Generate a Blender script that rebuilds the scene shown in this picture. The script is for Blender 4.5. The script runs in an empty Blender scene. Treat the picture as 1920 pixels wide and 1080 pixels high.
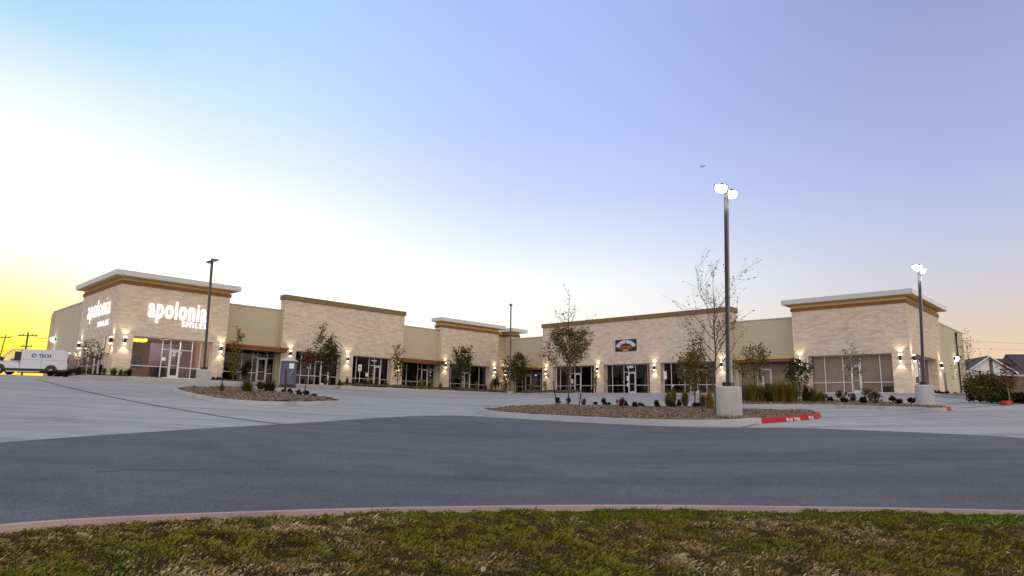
import bpy, bmesh, math, random
import numpy as np
from mathutils import Vector, Matrix, Quaternion

random.seed(7)
scene = bpy.context.scene
COL = scene.collection
R_ = math.radians

# ------------------------------------------------------------------ camera
F, PITCH, ROLL, TH = 1234.92, 0.179279, 0.021025, 0.770442     # focal length in px of the 1920 px frame
cp, sp, cr, sr = math.cos(PITCH), math.sin(PITCH), math.cos(ROLL), math.sin(ROLL)
UX, UY = math.sin(TH), math.cos(TH)          # direction along the left wing of the building
PHI = math.atan2(UY, UX)
AX = Vector((cr, -sr * sp, sr * cp)); AU = Vector((-sr, -cr * sp, cr * cp)); AF = Vector((0, cp, sp))
cam_d = bpy.data.cameras.new('camera'); cam = bpy.data.objects.new('camera', cam_d); COL.objects.link(cam)
cam_d.sensor_width = 36.0; cam_d.lens = 36.0 * F / 1920.0
cam_d.clip_start = 0.1; cam_d.clip_end = 20000
cam.matrix_world = Matrix(((AX.x, AU.x, -AF.x, 0), (AX.y, AU.y, -AF.y, 0), (AX.z, AU.z, -AF.z, 0), (0, 0, 0, 1)))
scene.camera = cam

def ray(px, py):
    return AF + AX * ((px - 960) / F) - AU * ((py - 540) / F)
def at_depth(px, py, y):
    d = ray(px, py); return d * (y / d.y)
def loc(d): return (d[0] * UX + d[1] * UY, -d[0] * UY + d[1] * UX, d[2])
def wld(b, a, z): return Vector((b * UX - a * UY, b * UY + a * UX, z))
def hitY(px, py, Y):                         # on a facade of the left wing: (b, z)
    b, a, z = loc(ray(px, py)); t = Y / a; return b * t, z * t
def hitX(px, py, X):                         # on a facade of the right wing: (a, z)
    b, a, z = loc(ray(px, py)); t = X / b; return a * t, z * t
def G(x, y):                                 # the ground rises gently from the road to the building
    b, a, _ = loc((x, y, 0)); h = (a + b) / 2
    k = 1.0 + max(0.0, .06 * h)
    m = h + math.sqrt(((a - b) / 2) ** 2 + k * k)
    if m < 0: m = 0
    if m > 57: return -1.34 + .05 * 57 + .02 * (min(m, 90) - 57)
    return -1.34 + .05 * m
def hitG(px, py, off=0.0):
    d = ray(px, py); t = 2.0
    while t < 150 and d.z * t >= G(d.x * t, d.y * t) + off: t += .1
    lo, hi = t - .1, t
    for _ in range(18):
        m = (lo + hi) / 2
        if d.z * m < G(d.x * m, d.y * m) + off: hi = m
        else: lo = m
    return d * hi

# ------------------------------------------------------------------ materials
def lin(r, g, b):
    f = lambda c: c / 12.92 if c <= .04045 else ((c + .055) / 1.055) ** 2.4
    return (f(r / 255), f(g / 255), f(b / 255))
def new_mat(name):
    m = bpy.data.materials.new(name); m.use_nodes = True
    return m, m.node_tree.nodes, m.node_tree.links, m.node_tree.nodes['Principled BSDF']
def c4(c): return (c[0], c[1], c[2], 1)
def ramp(N, stops, interp='LINEAR'):
    r = N.new('ShaderNodeValToRGB'); r.color_ramp.interpolation = interp
    e = r.color_ramp.elements
    while len(e) < len(stops): e.new(.5)
    for el, (p, c) in zip(e, stops): el.position = p; el.color = c4(c)
    return r
def plain(name, col, rough=.7, metal=0, var=.12, scale=6, bump=0, spec=.5):
    m, N, L, B = new_mat(name)
    tc = N.new('ShaderNodeTexCoord'); nz = N.new('ShaderNodeTexNoise'); nz.inputs['Scale'].default_value = scale
    nz.inputs['Detail'].default_value = 5
    L.new(tc.outputs['Object'], nz.inputs['Vector'])
    r = ramp(N, [(.3, tuple(c * (1 - var) for c in col)), (.7, tuple(min(1, c * (1 + var)) for c in col))])
    L.new(nz.outputs['Fac'], r.inputs['Fac']); L.new(r.outputs['Color'], B.inputs['Base Color'])
    B.inputs['Roughness'].default_value = rough; B.inputs['Metallic'].default_value = metal
    B.inputs['Specular IOR Level'].default_value = spec
    if bump:
        bp = N.new('ShaderNodeBump'); bp.inputs['Strength'].default_value = bump; bp.inputs['Distance'].default_value = .02
        L.new(nz.outputs['Fac'], bp.inputs['Height']); L.new(bp.outputs['Normal'], B.inputs['Normal'])
    return m
def glow(name, col, s):
    m, N, L, B = new_mat(name)
    B.inputs['Base Color'].default_value = c4(col); B.inputs['Emission Color'].default_value = c4(col)
    B.inputs['Emission Strength'].default_value = s
    return m
def leafmat(name, cols, rough=.65):
    m, N, L, B = new_mat(name)
    a = N.new('ShaderNodeAttribute'); a.attribute_name = 'tint'
    r = ramp(N, [(i / (len(cols) - 1), c) for i, c in enumerate(cols)])
    L.new(a.outputs['Fac'], r.inputs['Fac']); L.new(r.outputs['Color'], B.inputs['Base Color'])
    B.inputs['Roughness'].default_value = rough; B.inputs['Specular IOR Level'].default_value = .12
    return m
def stone_mat(name, tint):
    m, N, L, B = new_mat(name)
    uv = N.new('ShaderNodeUVMap')
    def brick(w, h, seed, c1, c2):
        b = N.new('ShaderNodeTexBrick'); b.inputs['Scale'].default_value = 1
        b.inputs['Brick Width'].default_value = w; b.inputs['Row Height'].default_value = h
        b.inputs['Mortar Size'].default_value = .007; b.inputs['Mortar Smooth'].default_value = .4
        b.offset = .37; b.offset_frequency = 2; b.squash = .62; b.squash_frequency = 3
        b.inputs['Color1'].default_value = c4(c1); b.inputs['Color2'].default_value = c4(c2)
        b.inputs['Mortar'].default_value = c4((.44, .36, .29)); b.inputs['Bias'].default_value = seed
        L.new(uv.outputs['UV'], b.inputs['Vector']); return b
    b1 = brick(.52, .15, 0, (.545, .445, .345), (.675, .575, .47))
    nz = N.new('ShaderNodeTexNoise'); nz.inputs['Scale'].default_value = 1.0; nz.inputs['Detail'].default_value = 4
    mp = N.new('ShaderNodeMapping'); mp.inputs['Scale'].default_value = (.9, 3.2, 1)
    L.new(uv.outputs['UV'], mp.inputs['Vector']); L.new(mp.outputs['Vector'], nz.inputs['Vector'])
    r = ramp(N, [(.26, (.88, .78, .66)), (.42, (1.0, .96, .92)), (.60, (1.05, 1.03, 1.04)), (.78, (.97, .90, .85))])
    L.new(nz.outputs['Fac'], r.inputs['Fac'])
    mx = N.new('ShaderNodeMix'); mx.data_type = 'RGBA'; mx.blend_type = 'MULTIPLY'; mx.inputs['Factor'].default_value = 1
    L.new(b1.outputs['Color'], mx.inputs['A']); L.new(r.outputs['Color'], mx.inputs['B'])
    m2 = N.new('ShaderNodeMix'); m2.data_type = 'RGBA'; m2.blend_type = 'MULTIPLY'; m2.inputs['Factor'].default_value = 1
    m2.inputs['B'].default_value = c4(tint); L.new(mx.outputs['Result'], m2.inputs['A'])
    L.new(m2.outputs['Result'], B.inputs['Base Color']); B.inputs['Roughness'].default_value = .9
    n2 = N.new('ShaderNodeTexNoise'); n2.inputs['Scale'].default_value = 14; n2.inputs['Detail'].default_value = 6
    L.new(mp.outputs['Vector'], n2.inputs['Vector'])
    ad = N.new('ShaderNodeMath'); ad.operation = 'MULTIPLY_ADD'; ad.inputs[1].default_value = .5
    L.new(n2.outputs['Fac'], ad.inputs[0])
    iv = N.new('ShaderNodeMath'); iv.operation = 'SUBTRACT'; iv.inputs[0].default_value = 1; L.new(b1.outputs['Fac'], iv.inputs[1])
    L.new(iv.outputs[0], ad.inputs[2])
    bp = N.new('ShaderNodeBump'); bp.inputs['Strength'].default_value = .5; bp.inputs['Distance'].default_value = .03
    L.new(ad.outputs[0], bp.inputs['Height']); L.new(bp.outputs['Normal'], B.inputs['Normal'])
    return m
def glass_mat(name, tint, refl=.16):
    m, N, L, B = new_mat(name); N.remove(B)
    t = N.new('ShaderNodeBsdfTransparent'); t.inputs['Color'].default_value = c4(tint)
    g = N.new('ShaderNodeBsdfGlossy'); g.inputs['Roughness'].default_value = .02; g.inputs['Color'].default_value = (.9, .92, 1, 1)
    lw = N.new('ShaderNodeFresnel'); lw.inputs['IOR'].default_value = 1.5
    mu = N.new('ShaderNodeMath'); mu.operation = 'MULTIPLY'; mu.inputs[1].default_value = refl / .04; L.new(lw.outputs[0], mu.inputs[0])
    mu.use_clamp = True
    x = N.new('ShaderNodeMixShader'); L.new(mu.outputs[0], x.inputs['Fac']); L.new(t.outputs[0], x.inputs[1]); L.new(g.outputs[0], x.inputs[2])
    L.new(x.outputs[0], N['Material Output'].inputs['Surface'])
    return m

def ground_mat(name, base, specks, blot, rough=.9, bump=.25, fine=90, streak=None, spec=.3):
    """layered noise in world metres: broad blotches, mid mottling, fine aggregate"""
    m, N, L, B = new_mat(name)
    tc = N.new('ShaderNodeTexCoord')
    def noise(s, d=6, vec=None):
        n = N.new('ShaderNodeTexNoise'); n.inputs['Scale'].default_value = s; n.inputs['Detail'].default_value = d
        L.new(vec or tc.outputs['Object'], n.inputs['Vector']); return n
    a = noise(.16, 4); b = noise(1.7, 8); c = noise(fine, 3)
    ra = ramp(N, [(.3, tuple(x * (1 - blot) for x in base)), (.7, tuple(x * (1 + blot) for x in base))]); L.new(a.outputs['Fac'], ra.inputs['Fac'])
    rb = ramp(N, [(.3, (1 - blot,) * 3), (.7, (1 + blot * .7,) * 3)]); L.new(b.outputs['Fac'], rb.inputs['Fac'])
    rc = ramp(N, [(.34, (1 - specks,) * 3), (.5, (1, 1, 1)), (.68, (1 + specks,) * 3)]); L.new(c.outputs['Fac'], rc.inputs['Fac'])
    last = ra.outputs['Color']
    mults = [rb.outputs['Color'], rc.outputs['Color']]
    if streak:
        mp = N.new('ShaderNodeMapping'); mp.inputs['Rotation'].default_value = (0, 0, streak); mp.inputs['Scale'].default_value = (.06, 1.1, 1)
        L.new(tc.outputs['Object'], mp.inputs['Vector']); s = noise(1.0, 5, mp.outputs['Vector'])
        rs = ramp(N, [(.30, (.78, .78, .78)), (.5, (1, 1, 1)), (.7, (1.13, 1.13, 1.13))]); L.new(s.outputs['Fac'], rs.inputs['Fac']); mults.append(rs.outputs['Color'])
    st = noise(.55, 3); rst = ramp(N, [(.30, (.80, .79, .78)), (.40, (1, 1, 1)), (1, (1, 1, 1))]); L.new(st.outputs['Fac'], rst.inputs['Fac']); mults.append(rst.outputs['Color'])
    for o in mults:
        mx = N.new('ShaderNodeMix'); mx.data_type = 'RGBA'; mx.blend_type = 'MULTIPLY'; mx.inputs['Factor'].default_value = 1
        L.new(last, mx.inputs['A']); L.new(o, mx.inputs['B']); last = mx.outputs['Result']
    L.new(last, B.inputs['Base Color']); B.inputs['Roughness'].default_value = rough; B.inputs['Specular IOR Level'].default_value = spec
    bp = N.new('ShaderNodeBump'); bp.inputs['Strength'].default_value = bump; bp.inputs['Distance'].default_value = .01
    L.new(c.outputs['Fac'], bp.inputs['Height']); L.new(bp.outputs['Normal'], B.inputs['Normal'])
    return m

M = {}
M['stone'] = stone_mat('limestone_veneer', (1.04, 1.03, 1.01))
M['stucco'] = plain('tan_stucco', (.52, .44, .31), .92, var=.05, scale=1.1)
M['stucco_warm'] = plain('ochre_stucco', (.64, .45, .19), .9, var=.06, scale=2)
M['brown'] = plain('brown_trim', (.235, .085, .022), .75, var=.12, scale=3)
M['cap'] = plain('olive_brown_cap', (.20, .128, .042), .8, var=.12, scale=3)
M['fascia'] = plain('pale_metal_fascia', (.55, .54, .53), .5, var=.05, scale=2)
M['soffit'] = plain('tan_soffit', (.56, .39, .15), .9, var=.05)
M['coping'] = plain('metal_coping', (.40, .38, .33), .45, .3, var=.05)
M['roof'] = plain('roof_membrane', (.5, .5, .48), .9)
M['alu'] = plain('pale_aluminium', (.66, .64, .64), .4, .25, var=.04)
M['frame_tan'] = plain('tan_aluminium', (.5, .44, .34), .45, .2, var=.04)
M['bronze'] = plain('dark_bronze_metal', (.035, .026, .022), .45, .4)
M['pole'] = plain('dark_pole_paint', (.05, .042, .045), .4, .3)
M['black'] = plain('black_plastic', (.012, .012, .013), .5)
M['rubber'] = plain('tyre_rubber', (.014, .014, .015), .85)
M['vanwhite'] = plain('white_van_paint', (.60, .62, .68), .25, var=.02, spec=.6)
M['steel'] = plain('brushed_steel', (.55, .55, .57), .35, .7)
M['red_lens'] = plain('red_lens', (.35, .01, .012), .25)
M['blue_logo'] = plain('blue_logo_paint', (.05, .14, .30), .5)
M['navy_logo'] = plain('navy_logo_paint', (.045, .05, .14), .5)
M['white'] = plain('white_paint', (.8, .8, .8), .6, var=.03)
M['white_worn'] = plain('worn_white_paint', (.75, .62, .62), .8, var=.3, scale=20)
M['stripe'] = plain('parking_stripe_paint', (.72, .72, .73), .8, var=.12, scale=3)
M['red_paint'] = plain('red_kerb_paint', (.36, .004, .006), .75, var=.25, scale=9)
M['pink_curb'] = ground_mat('faded_red_kerb', (.44, .315, .29), .14, .14)
M['red_line'] = plain('faded_red_line', (.32, .14, .12), .85, var=.3, scale=4)
M['concrete'] = ground_mat('lot_concrete', (.335, .319, .300), .08, .09, fine=60, streak=.5)
M['walk'] = ground_mat('walk_concrete', (.40, .385, .37), .06, .07, fine=60)
M['curbc'] = ground_mat('kerb_concrete', (.41, .40, .385), .08, .08, fine=50)
M['basec'] = ground_mat('pole_base_concrete', (.45, .43, .425), .10, .12, fine=30)
M['joint'] = plain('joint_sealant', (.085, .075, .07), .9, var=.2)
M['asphalt'] = ground_mat('road_asphalt', (.101, .098, .108), .36, .13, rough=.9, bump=.2, fine=42, streak=-.15)
M['soil'] = ground_mat('dry_soil', (.10, .075, .045), .3, .2, fine=30)
M['mulch'] = ground_mat('mulch', (.22, .15, .105), .6, .3, fine=22, bump=.9, spec=.03)
M['mulch_dark'] = ground_mat('dark_mulch', (.115, .06, .04), .6, .3, fine=22, bump=.9)
M['chips'] = leafmat('wood_chips', [(.12, .08, .058), (.20, .145, .105), (.27, .205, .15), (.34, .27, .20)], .9)
M['turfsoil'] = ground_mat('turf_soil', (.055, .037, .013), .6, .35, fine=45, bump=.9, spec=.02)
M['bark'] = plain('young_bark', (.085, .06, .045), .9, var=.3, scale=20)
M['bark_pale'] = plain('pale_bark', (.20, .16, .12), .9, var=.25, scale=20)
M['stake'] = plain('stake_wood', (.035, .026, .022), .9, var=.2)
M['leaf_olive'] = leafmat('olive_leaves', [(.03, .03, .008), (.10, .085, .018), (.19, .145, .028), (.20, .105, .03)])
M['leaf_green'] = leafmat('green_leaves', [(.014, .02, .006), (.05, .06, .013), (.10, .10, .02), (.16, .13, .03)])
M['leaf_dark'] = leafmat('dark_leaves', [(.006, .007, .005), (.014, .014, .01), (.03, .025, .015)])
M['leaf_red'] = leafmat('rusty_leaves', [(.035, .012, .008), (.11, .03, .018), (.18, .075, .03)])
M['leaf_yellow'] = leafmat('yellow_leaves', [(.09, .06, .01), (.26, .17, .02), (.36, .23, .03)])
M['leaf_brown'] = leafmat('brown_leaves', [(.03, .017, .01), (.085, .05, .02), (.13, .08, .03)])
M['grassclump'] = leafmat('clump_grass', [(.022, .026, .006), (.10, .095, .016), (.20, .17, .03), (.30, .24, .09)])
M['turf'] = leafmat('turf_blades', [(.033, .115, .004), (.125, .165, .007), (.22, .170, .017), (.155, .090, .028), (.50, .36, .19)], .8)
M['dryleaf'] = plain('dry_leaf', (.34, .28, .21), .8)
M['glass_dark'] = glass_mat('dark_glass', (.55, .52, .55), .03)
M['glass_clear'] = glass_mat('clear_glass', (.85, .82, .85), .022)
M['glass_van'] = glass_mat('van_glass', (.9, .9, .9), .05)
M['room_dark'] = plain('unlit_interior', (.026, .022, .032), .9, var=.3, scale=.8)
M['room_purple'] = plain('mauve_interior', (.16, .115, .15), .9, var=.2, scale=.7)
M['paper_tan'] = plain('tan_window_paper', (.54, .495, .36), .9, var=.06, scale=.6)
M['room_warm'] = plain('cream_interior', (.62, .48, .34), .9, var=.1, scale=.6)
M['room_mauve'] = plain('mauve_partition', (.20, .165, .235), .9, var=.12, scale=.6)
M['furn'] = plain('dark_furniture', (.045, .04, .06), .7)
M['em_white'] = glow('lamp_white', (.93, .97, 1.0), 14)
M['em_warm'] = glow('lamp_warm', (1.0, .90, .66), 18)
M['em_sign'] = glow('sign_white', (1.0, .99, 1.0), 1.05)
M['em_amber'] = glow('lamp_amber', (1.0, .60, .06), 3.0)
M['toilet'] = plain('slate_blue_plastic', (.075, .08, .125), .5, var=.12, scale=2)
M['toilet_roof'] = plain('pale_plastic', (.55, .53, .50), .6)
M['sign_black'] = plain('black_sign_face', (.012, .009, .009), .4)
M['sign_red'] = plain('maroon_sign_face', (.06, .010, .006), .4, var=.5, scale=2)
M['sign_arc'] = plain('pale_lilac_banner', (.55, .53, .62), .5, var=.1)
M['sign_orange'] = plain('orange_lettering', (.62, .20, .045), .5, var=.3, scale=8)
M['sign_pink'] = plain('pale_pink_strip', (.72, .48, .40), .5)
M['house_wall'] = plain('white_siding', (.74, .77, .78), .8, var=.05)
M['house_roof'] = plain('brown_shingles', (.065, .045, .045), .9, var=.3, scale=5)
M['fence'] = plain('weathered_fence', (.16, .11, .07), .9, var=.25, scale=4)
M['util'] = plain('utility_pole_wood', (.17, .11, .05), .9, var=.2)
M['plane'] = plain('airliner_paint', (.20, .24, .40), .5)

# ------------------------------------------------------------------ mesh builder
class MB:
    def __init__(s): s.v = []; s.f = []; s.t = []; s.mi = []
    def quad(s, pts, t=.5, m=0):
        n = len(s.v); s.v += [tuple(p) for p in pts]; s.f.append(tuple(range(n, n + len(pts)))); s.t.append(t); s.mi.append(m)
    def box(s, x0, x1, y0, y1, z0, z1, m=0):
        x0, x1 = min(x0, x1), max(x0, x1); y0, y1 = min(y0, y1), max(y0, y1)
        n = len(s.v)
        s.v += [(x0, y0, z0), (x1, y0, z0), (x1, y1, z0), (x0, y1, z0), (x0, y0, z1), (x1, y0, z1), (x1, y1, z1), (x0, y1, z1)]
        for q in ((0, 3, 2, 1), (4, 5, 6, 7), (0, 1, 5, 4), (1, 2, 6, 5), (2, 3, 7, 6), (3, 0, 4, 7)):
            s.f.append(tuple(n + i for i in q)); s.t.append(.5); s.mi.append(m)
        return s
    def tube(s, pts, rad, k=6, cap=True, m=0):
        pts = [Vector(p) for p in pts]; base = len(s.v)
        up = Vector((0, 0, 1))
        for i, p in enumerate(pts):
            d = (pts[min(i + 1, len(pts) - 1)] - pts[max(i - 1, 0)])
            if d.length < 1e-9: d = up.copy()
            d.normalize()
            e = d.cross(up) if abs(d.z) < .95 else d.cross(Vector((0, 1, 0)))
            e.normalize(); g = d.cross(e)
            for j in range(k):
                an = 2 * math.pi * j / k
                q = p + (e * math.cos(an) + g * math.sin(an)) * rad[i]
                s.v.append(tuple(q))
        for i in range(len(pts) - 1):
            for j in range(k):
                a = base + i * k + j; b = base + i * k + (j + 1) % k
                s.f.append((a, a + k, b + k, b)); s.t.append(.5); s.mi.append(m)
        if cap:
            s.f.append(tuple(base + j for j in range(k))); s.t.append(.5); s.mi.append(m)
            e0 = base + (len(pts) - 1) * k
            s.f.append(tuple(e0 + j for j in reversed(range(k)))); s.t.append(.5); s.mi.append(m)
        return s
    def lathe(s, prof, k=20, c=(0, 0), m=0):
        base = len(s.v)
        for r, z in prof:
            for j in range(k):
                an = 2 * math.pi * j / k; s.v.append((c[0] + r * math.cos(an), c[1] + r * math.sin(an), z))
        for i in range(len(prof) - 1):
            for j in range(k):
                a = base + i * k + j; b = base + i * k + (j + 1) % k
                s.f.append((a, b, b + k, a + k)); s.t.append(.5); s.mi.append(m)
        s.f.append(tuple(base + j for j in reversed(range(k)))); s.t.append(.5); s.mi.append(m)
        e0 = base + (len(prof) - 1) * k
        s.f.append(tuple(e0 + j for j in range(k))); s.t.append(.5); s.mi.append(m)
        return s
    def prism(s, poly, axis, lo, hi, m=0):
        """2-D outline extruded; axis 'y': outline in (x,z); 'x': outline in (y,z); 'z': outline in (x,y)"""
        def P(p, h): return {'y': (p[0], h, p[1]), 'x': (h, p[0], p[1]), 'z': (p[0], p[1], h)}[axis]
        n = len(poly); b = len(s.v)
        s.v += [P(p, lo) for p in poly] + [P(p, hi) for p in poly]
        s.f.append(tuple(b + i for i in range(n))); s.f.append(tuple(b + n + i for i in reversed(range(n))))
        for i in range(n):
            j = (i + 1) % n; s.f.append((b + j, b + i, b + n + i, b + n + j))
        s.t += [.5] * (n + 2); s.mi += [m] * (n + 2)
        return s
    def build(s, name, mats, parent=None, off=(0, 0, 0), smooth=False, bevel=0, fix=True):
        if not isinstance(mats, (list, tuple)): mats = [mats]
        me = bpy.data.meshes.new(name)
        o3 = Vector(off)
        me.from_pydata([(x - o3.x, y - o3.y, z - o3.z) for x, y, z in s.v], [], s.f)
        for mm in mats: me.materials.append(mm)
        if len(mats) > 1: me.polygons.foreach_set('material_index', s.mi)
        at = me.attributes.new('tint', 'FLOAT', 'FACE'); at.data.foreach_set('value', s.t)
        if fix:
            bm = bmesh.new(); bm.from_mesh(me)
            if bevel:
                bmesh.ops.remove_doubles(bm, verts=bm.verts, dist=1e-5)
            bmesh.ops.recalc_face_normals(bm, faces=bm.faces)
            if bevel:
                bmesh.ops.bevel(bm, geom=[e for e in bm.edges if len(e.link_faces) == 2 and e.calc_face_angle(0) > .6], offset=bevel, segments=2, affect='EDGES', profile=.5)
            bm.to_mesh(me); bm.free()
        uv = me.uv_layers.new(name='UVMap')
        nl = len(me.loops); nv = len(me.vertices)
        co = np.empty(nv * 3, np.float32); me.vertices.foreach_get('co', co); co = co.reshape(-1, 3)
        li = np.empty(nl, np.int32); me.loops.foreach_get('vertex_index', li)
        npoly = len(me.polygons)
        nr = np.empty(npoly * 3, np.float32); me.polygons.foreach_get('normal', nr); nr = np.abs(nr.reshape(-1, 3))
        lt = np.empty(npoly, np.int32); me.polygons.foreach_get('loop_total', lt)
        nr = np.repeat(nr, lt, axis=0); p = co[li]
        U = np.where((nr[:, 0] > nr[:, 1]) & (nr[:, 0] > nr[:, 2]), p[:, 1], p[:, 0])
        V = np.where((nr[:, 2] >= nr[:, 0]) & (nr[:, 2] >= nr[:, 1]), p[:, 1], p[:, 2])
        uv.data.foreach_set('uv', np.stack([U, V], 1).astype(np.float32).ravel())
        if smooth: me.polygons.foreach_set('use_smooth', [True] * npoly)
        ob = bpy.data.objects.new(name, me); COL.objects.link(ob)
        if parent: ob.parent = parent
        return ob

def tag(o, label=None, cat=None, group=None, kind=None):
    if label: o['label'] = label
    if cat: o['category'] = cat
    if group: o['group'] = group
    if kind: o['kind'] = kind
    return o
def thing(name, label, cat, pos=(0, 0, 0), rz=0.0, group=None):
    o = bpy.data.objects.new(name, None); COL.objects.link(o); o.empty_display_size = .2
    o.location = pos; o.rotation_euler = (0, 0, rz)
    return tag(o, label, cat, group)
def dup(root, pos, rz=None, label=None, scale=None, group=None):
    c = root.copy(); COL.objects.link(c); c.location = pos
    if rz is not None: c.rotation_euler = (0, 0, rz)
    if scale is not None: c.scale = (scale,) * 3 if not isinstance(scale, tuple) else scale
    if label: c['label'] = label
    if group: c['group'] = group
    for ch in list(root.children):
        d = ch.copy(); COL.objects.link(d); d.parent = c
        for g in list(ch.children):
            e = g.copy(); COL.objects.link(e); e.parent = d
    return c
def text_mesh(name, body, size, mat, ext=.03, bold=0.0, sx=1.0, align='LEFT', font_space=1.0):
    cu = bpy.data.curves.new(name, 'FONT'); cu.body = body; cu.size = size; cu.extrude = ext; cu.offset = bold
    cu.align_x = align; cu.space_character = font_space; cu.resolution_u = 3
    t = bpy.data.objects.new(name, cu); COL.objects.link(t)
    dg = bpy.context.evaluated_depsgraph_get(); dg.update()
    me = bpy.data.meshes.new_from_object(t.evaluated_get(dg)); me.name = name
    bpy.data.objects.remove(t); bpy.data.curves.remove(cu)
    me.transform(Matrix.Diagonal((sx, 1, 1, 1)))
    me.materials.clear(); me.materials.append(mat)
    o = bpy.data.objects.new(name, me); COL.objects.link(o)
    return o

# ------------------------------------------------------------------ ground sheets
def chaikin(poly, n=2, closed=True):
    for _ in range(n):
        out = []
        m = len(poly)
        for i in range(m if closed else m - 1):
            p, q = poly[i], poly[(i + 1) % m]
            out.append((p[0] * .75 + q[0] * .25, p[1] * .75 + q[1] * .25)); out.append((p[0] * .25 + q[0] * .75, p[1] * .25 + q[1] * .75))
        if not closed: out = [poly[0]] + out + [poly[-1]]
        poly = out
    return poly
def sheet(name, poly, mat, off=0.0, step=1.5, kind='structure', zf=None, thick=0.0):
    bm = bmesh.new()
    f = bm.faces.new([bm.verts.new((x, y, 0)) for x, y in poly])
    bmesh.ops.triangulate(bm, faces=[f])
    xs = [p[0] for p in poly]; ys = [p[1] for p in poly]
    for lo, hi, no in ((min(xs), max(xs), (1, 0, 0)), (min(ys), max(ys), (0, 1, 0))):
        k = math.ceil(lo / step)
        while k * step < hi:
            if k * step > lo:
                bmesh.ops.bisect_plane(bm, geom=bm.verts[:] + bm.edges[:] + bm.faces[:], plane_co=(k * step * no[0], k * step * no[1], 0), plane_no=no)
            k += 1
    for v in bm.verts: v.co.z = (zf or G)(v.co.x, v.co.y) + off
    bmesh.ops.recalc_face_normals(bm, faces=bm.faces)
    if sum(f.normal.z for f in bm.faces) < 0: bmesh.ops.reverse_faces(bm, faces=bm.faces)
    me = bpy.data.meshes.new(name); bm.to_mesh(me); bm.free()
    me.materials.append(mat)
    o = bpy.data.objects.new(name, me); COL.objects.link(o)
    if kind: o['kind'] = kind
    return o
def gpts(l, off=0.0): return [tuple(hitG(x, y, off)[:2]) for x, y in l]

near_edge = gpts([(-200, 1010), (0, 980), (240, 966), (480, 957), (720, 950), (960, 946), (1200, 945), (1440, 948), (1680, 951), (1920, 956), (2100, 962)], .08)
near_edge = [(-9, -3.5), (-6.2, 1.5)] + near_edge + [(8.2, 5.4), (10.5, 3.4), (14, -1)]
near_edge = chaikin(near_edge, 2, False)
far_edge = gpts([(-150, 842), (0, 830), (250, 812), (500, 797), (650, 788), (720, 783), (790, 779.5), (850, 779), (900, 781), (1000, 787), (1100, 793), (1200, 798), (1300, 801), (1400, 802), (1500, 802.5), (1700, 810), (1920, 821), (2100, 832)])
far_edge = [(-11, -1)] + [(-9, 4)] + far_edge + [(14.5, 10.5), (20, 5)]
far_edge = chaikin(far_edge, 2, False)

def Gfar(x, y):
    return G(x, y) if abs(x) < 200 and -20 < y < 250 else G(max(-200, min(200, x)), max(-20, min(250, y)))
big = [(-3000, -600), (3000, -600), (3000, 4000), (-3000, 4000)]
o = sheet('ground', [(-120, -30), (120, -30), (120, 200), (-120, 200)], M['soil'], -.12, 4.0)
gm = MB()
for x0, x1, y0, y1 in ((-4000, -120, -1000, 6000), (120, 4000, -1000, 6000), (-120, 120, 200, 6000), (-120, 120, -1000, -30)):
    xs = [x0, x1]; ys = [y0, y1]
    gm.quad([(x0, y0, Gfar(x0, y0) - .35), (x1, y0, Gfar(x1, y0) - .35), (x1, y1, Gfar(x1, y1) - .35), (x0, y1, Gfar(x0, y1) - .35)])
tag(gm.build('terrain', M['soil']), kind='structure')

lot = [(-60, 2), (-11, -1)] + far_edge[1:-1] + [(20, 5), (48, 12), (52, 36), (44, 50), (20, 86), (2, 92), (-16, 96), (-60, 96)]
sheet('parking_lot', lot, M['concrete'], 0.0, 1.5)
sheet('road', near_edge + far_edge[::-1], M['asphalt'], .006, 1.5)

# near kerb: gutter strip and kerb top between the road and the grass
def offset_line(line, d):
    out = []
    for i, p in enumerate(line):
        a = line[max(i - 1, 0)]; b = line[min(i + 1, len(line) - 1)]
        tx, ty = b[0] - a[0], b[1] - a[1]; l = math.hypot(tx, ty) or 1
        out.append((p[0] + ty / l * d, p[1] - tx / l * d))
    return out
cb = offset_line(near_edge, -.07); ct = near_edge; cc = offset_line(near_edge, .13); cd = offset_line(near_edge, .15); ne0 = offset_line(near_edge, -.12)
m = MB()
for i in range(len(near_edge) - 1):
    for A, B, za, zb in ((ne0, cb, .012, .012), (cb, ct, .012, .078), (ct, cc, .078, .085), (cc, cd, .085, -.1)):
        p = [A[i], A[i + 1], B[i + 1], B[i]]; z = [za, za, zb, zb]
        g = [G(*near_edge[i]), G(*near_edge[i + 1]), G(*near_edge[i + 1]), G(*near_edge[i])]
        m.quad([(p[j][0], p[j][1], g[j] + z[j]) for j in range(4)])
tag(m.build('road_kerb', M['pink_curb'], smooth=False), kind='structure')

# ------------------------------------------------------------------ foreground turf
def vnoise(x, y, s, seed):
    rs = np.random.RandomState(seed); T = rs.rand(64, 64)
    X = x / s; Y = y / s; xi = np.floor(X).astype(int); yi = np.floor(Y).astype(int); fx = X - xi; fy = Y - yi
    fx = fx * fx * (3 - 2 * fx); fy = fy * fy * (3 - 2 * fy)
    t = lambda a, b: T[a % 64, b % 64]
    return (t(xi, yi) * (1 - fx) + t(xi + 1, yi) * fx) * (1 - fy) + (t(xi, yi + 1) * (1 - fx) + t(xi + 1, yi + 1) * fx) * fy
def turf_bump(x, y):
    return \
        .022 * (vnoise(np.asarray(x), np.asarray(y), .5, 3) - .5) + .03 * (vnoise(np.asarray(x), np.asarray(y), .17, 4) - .5)
ne = np.array(near_edge)
def turf_z(x, y):
    return G(x, y) + .05 + float(turf_bump(x, y))
tpoly = [p for p in cd] + [(14, -6), (-9, -6)]
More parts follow.
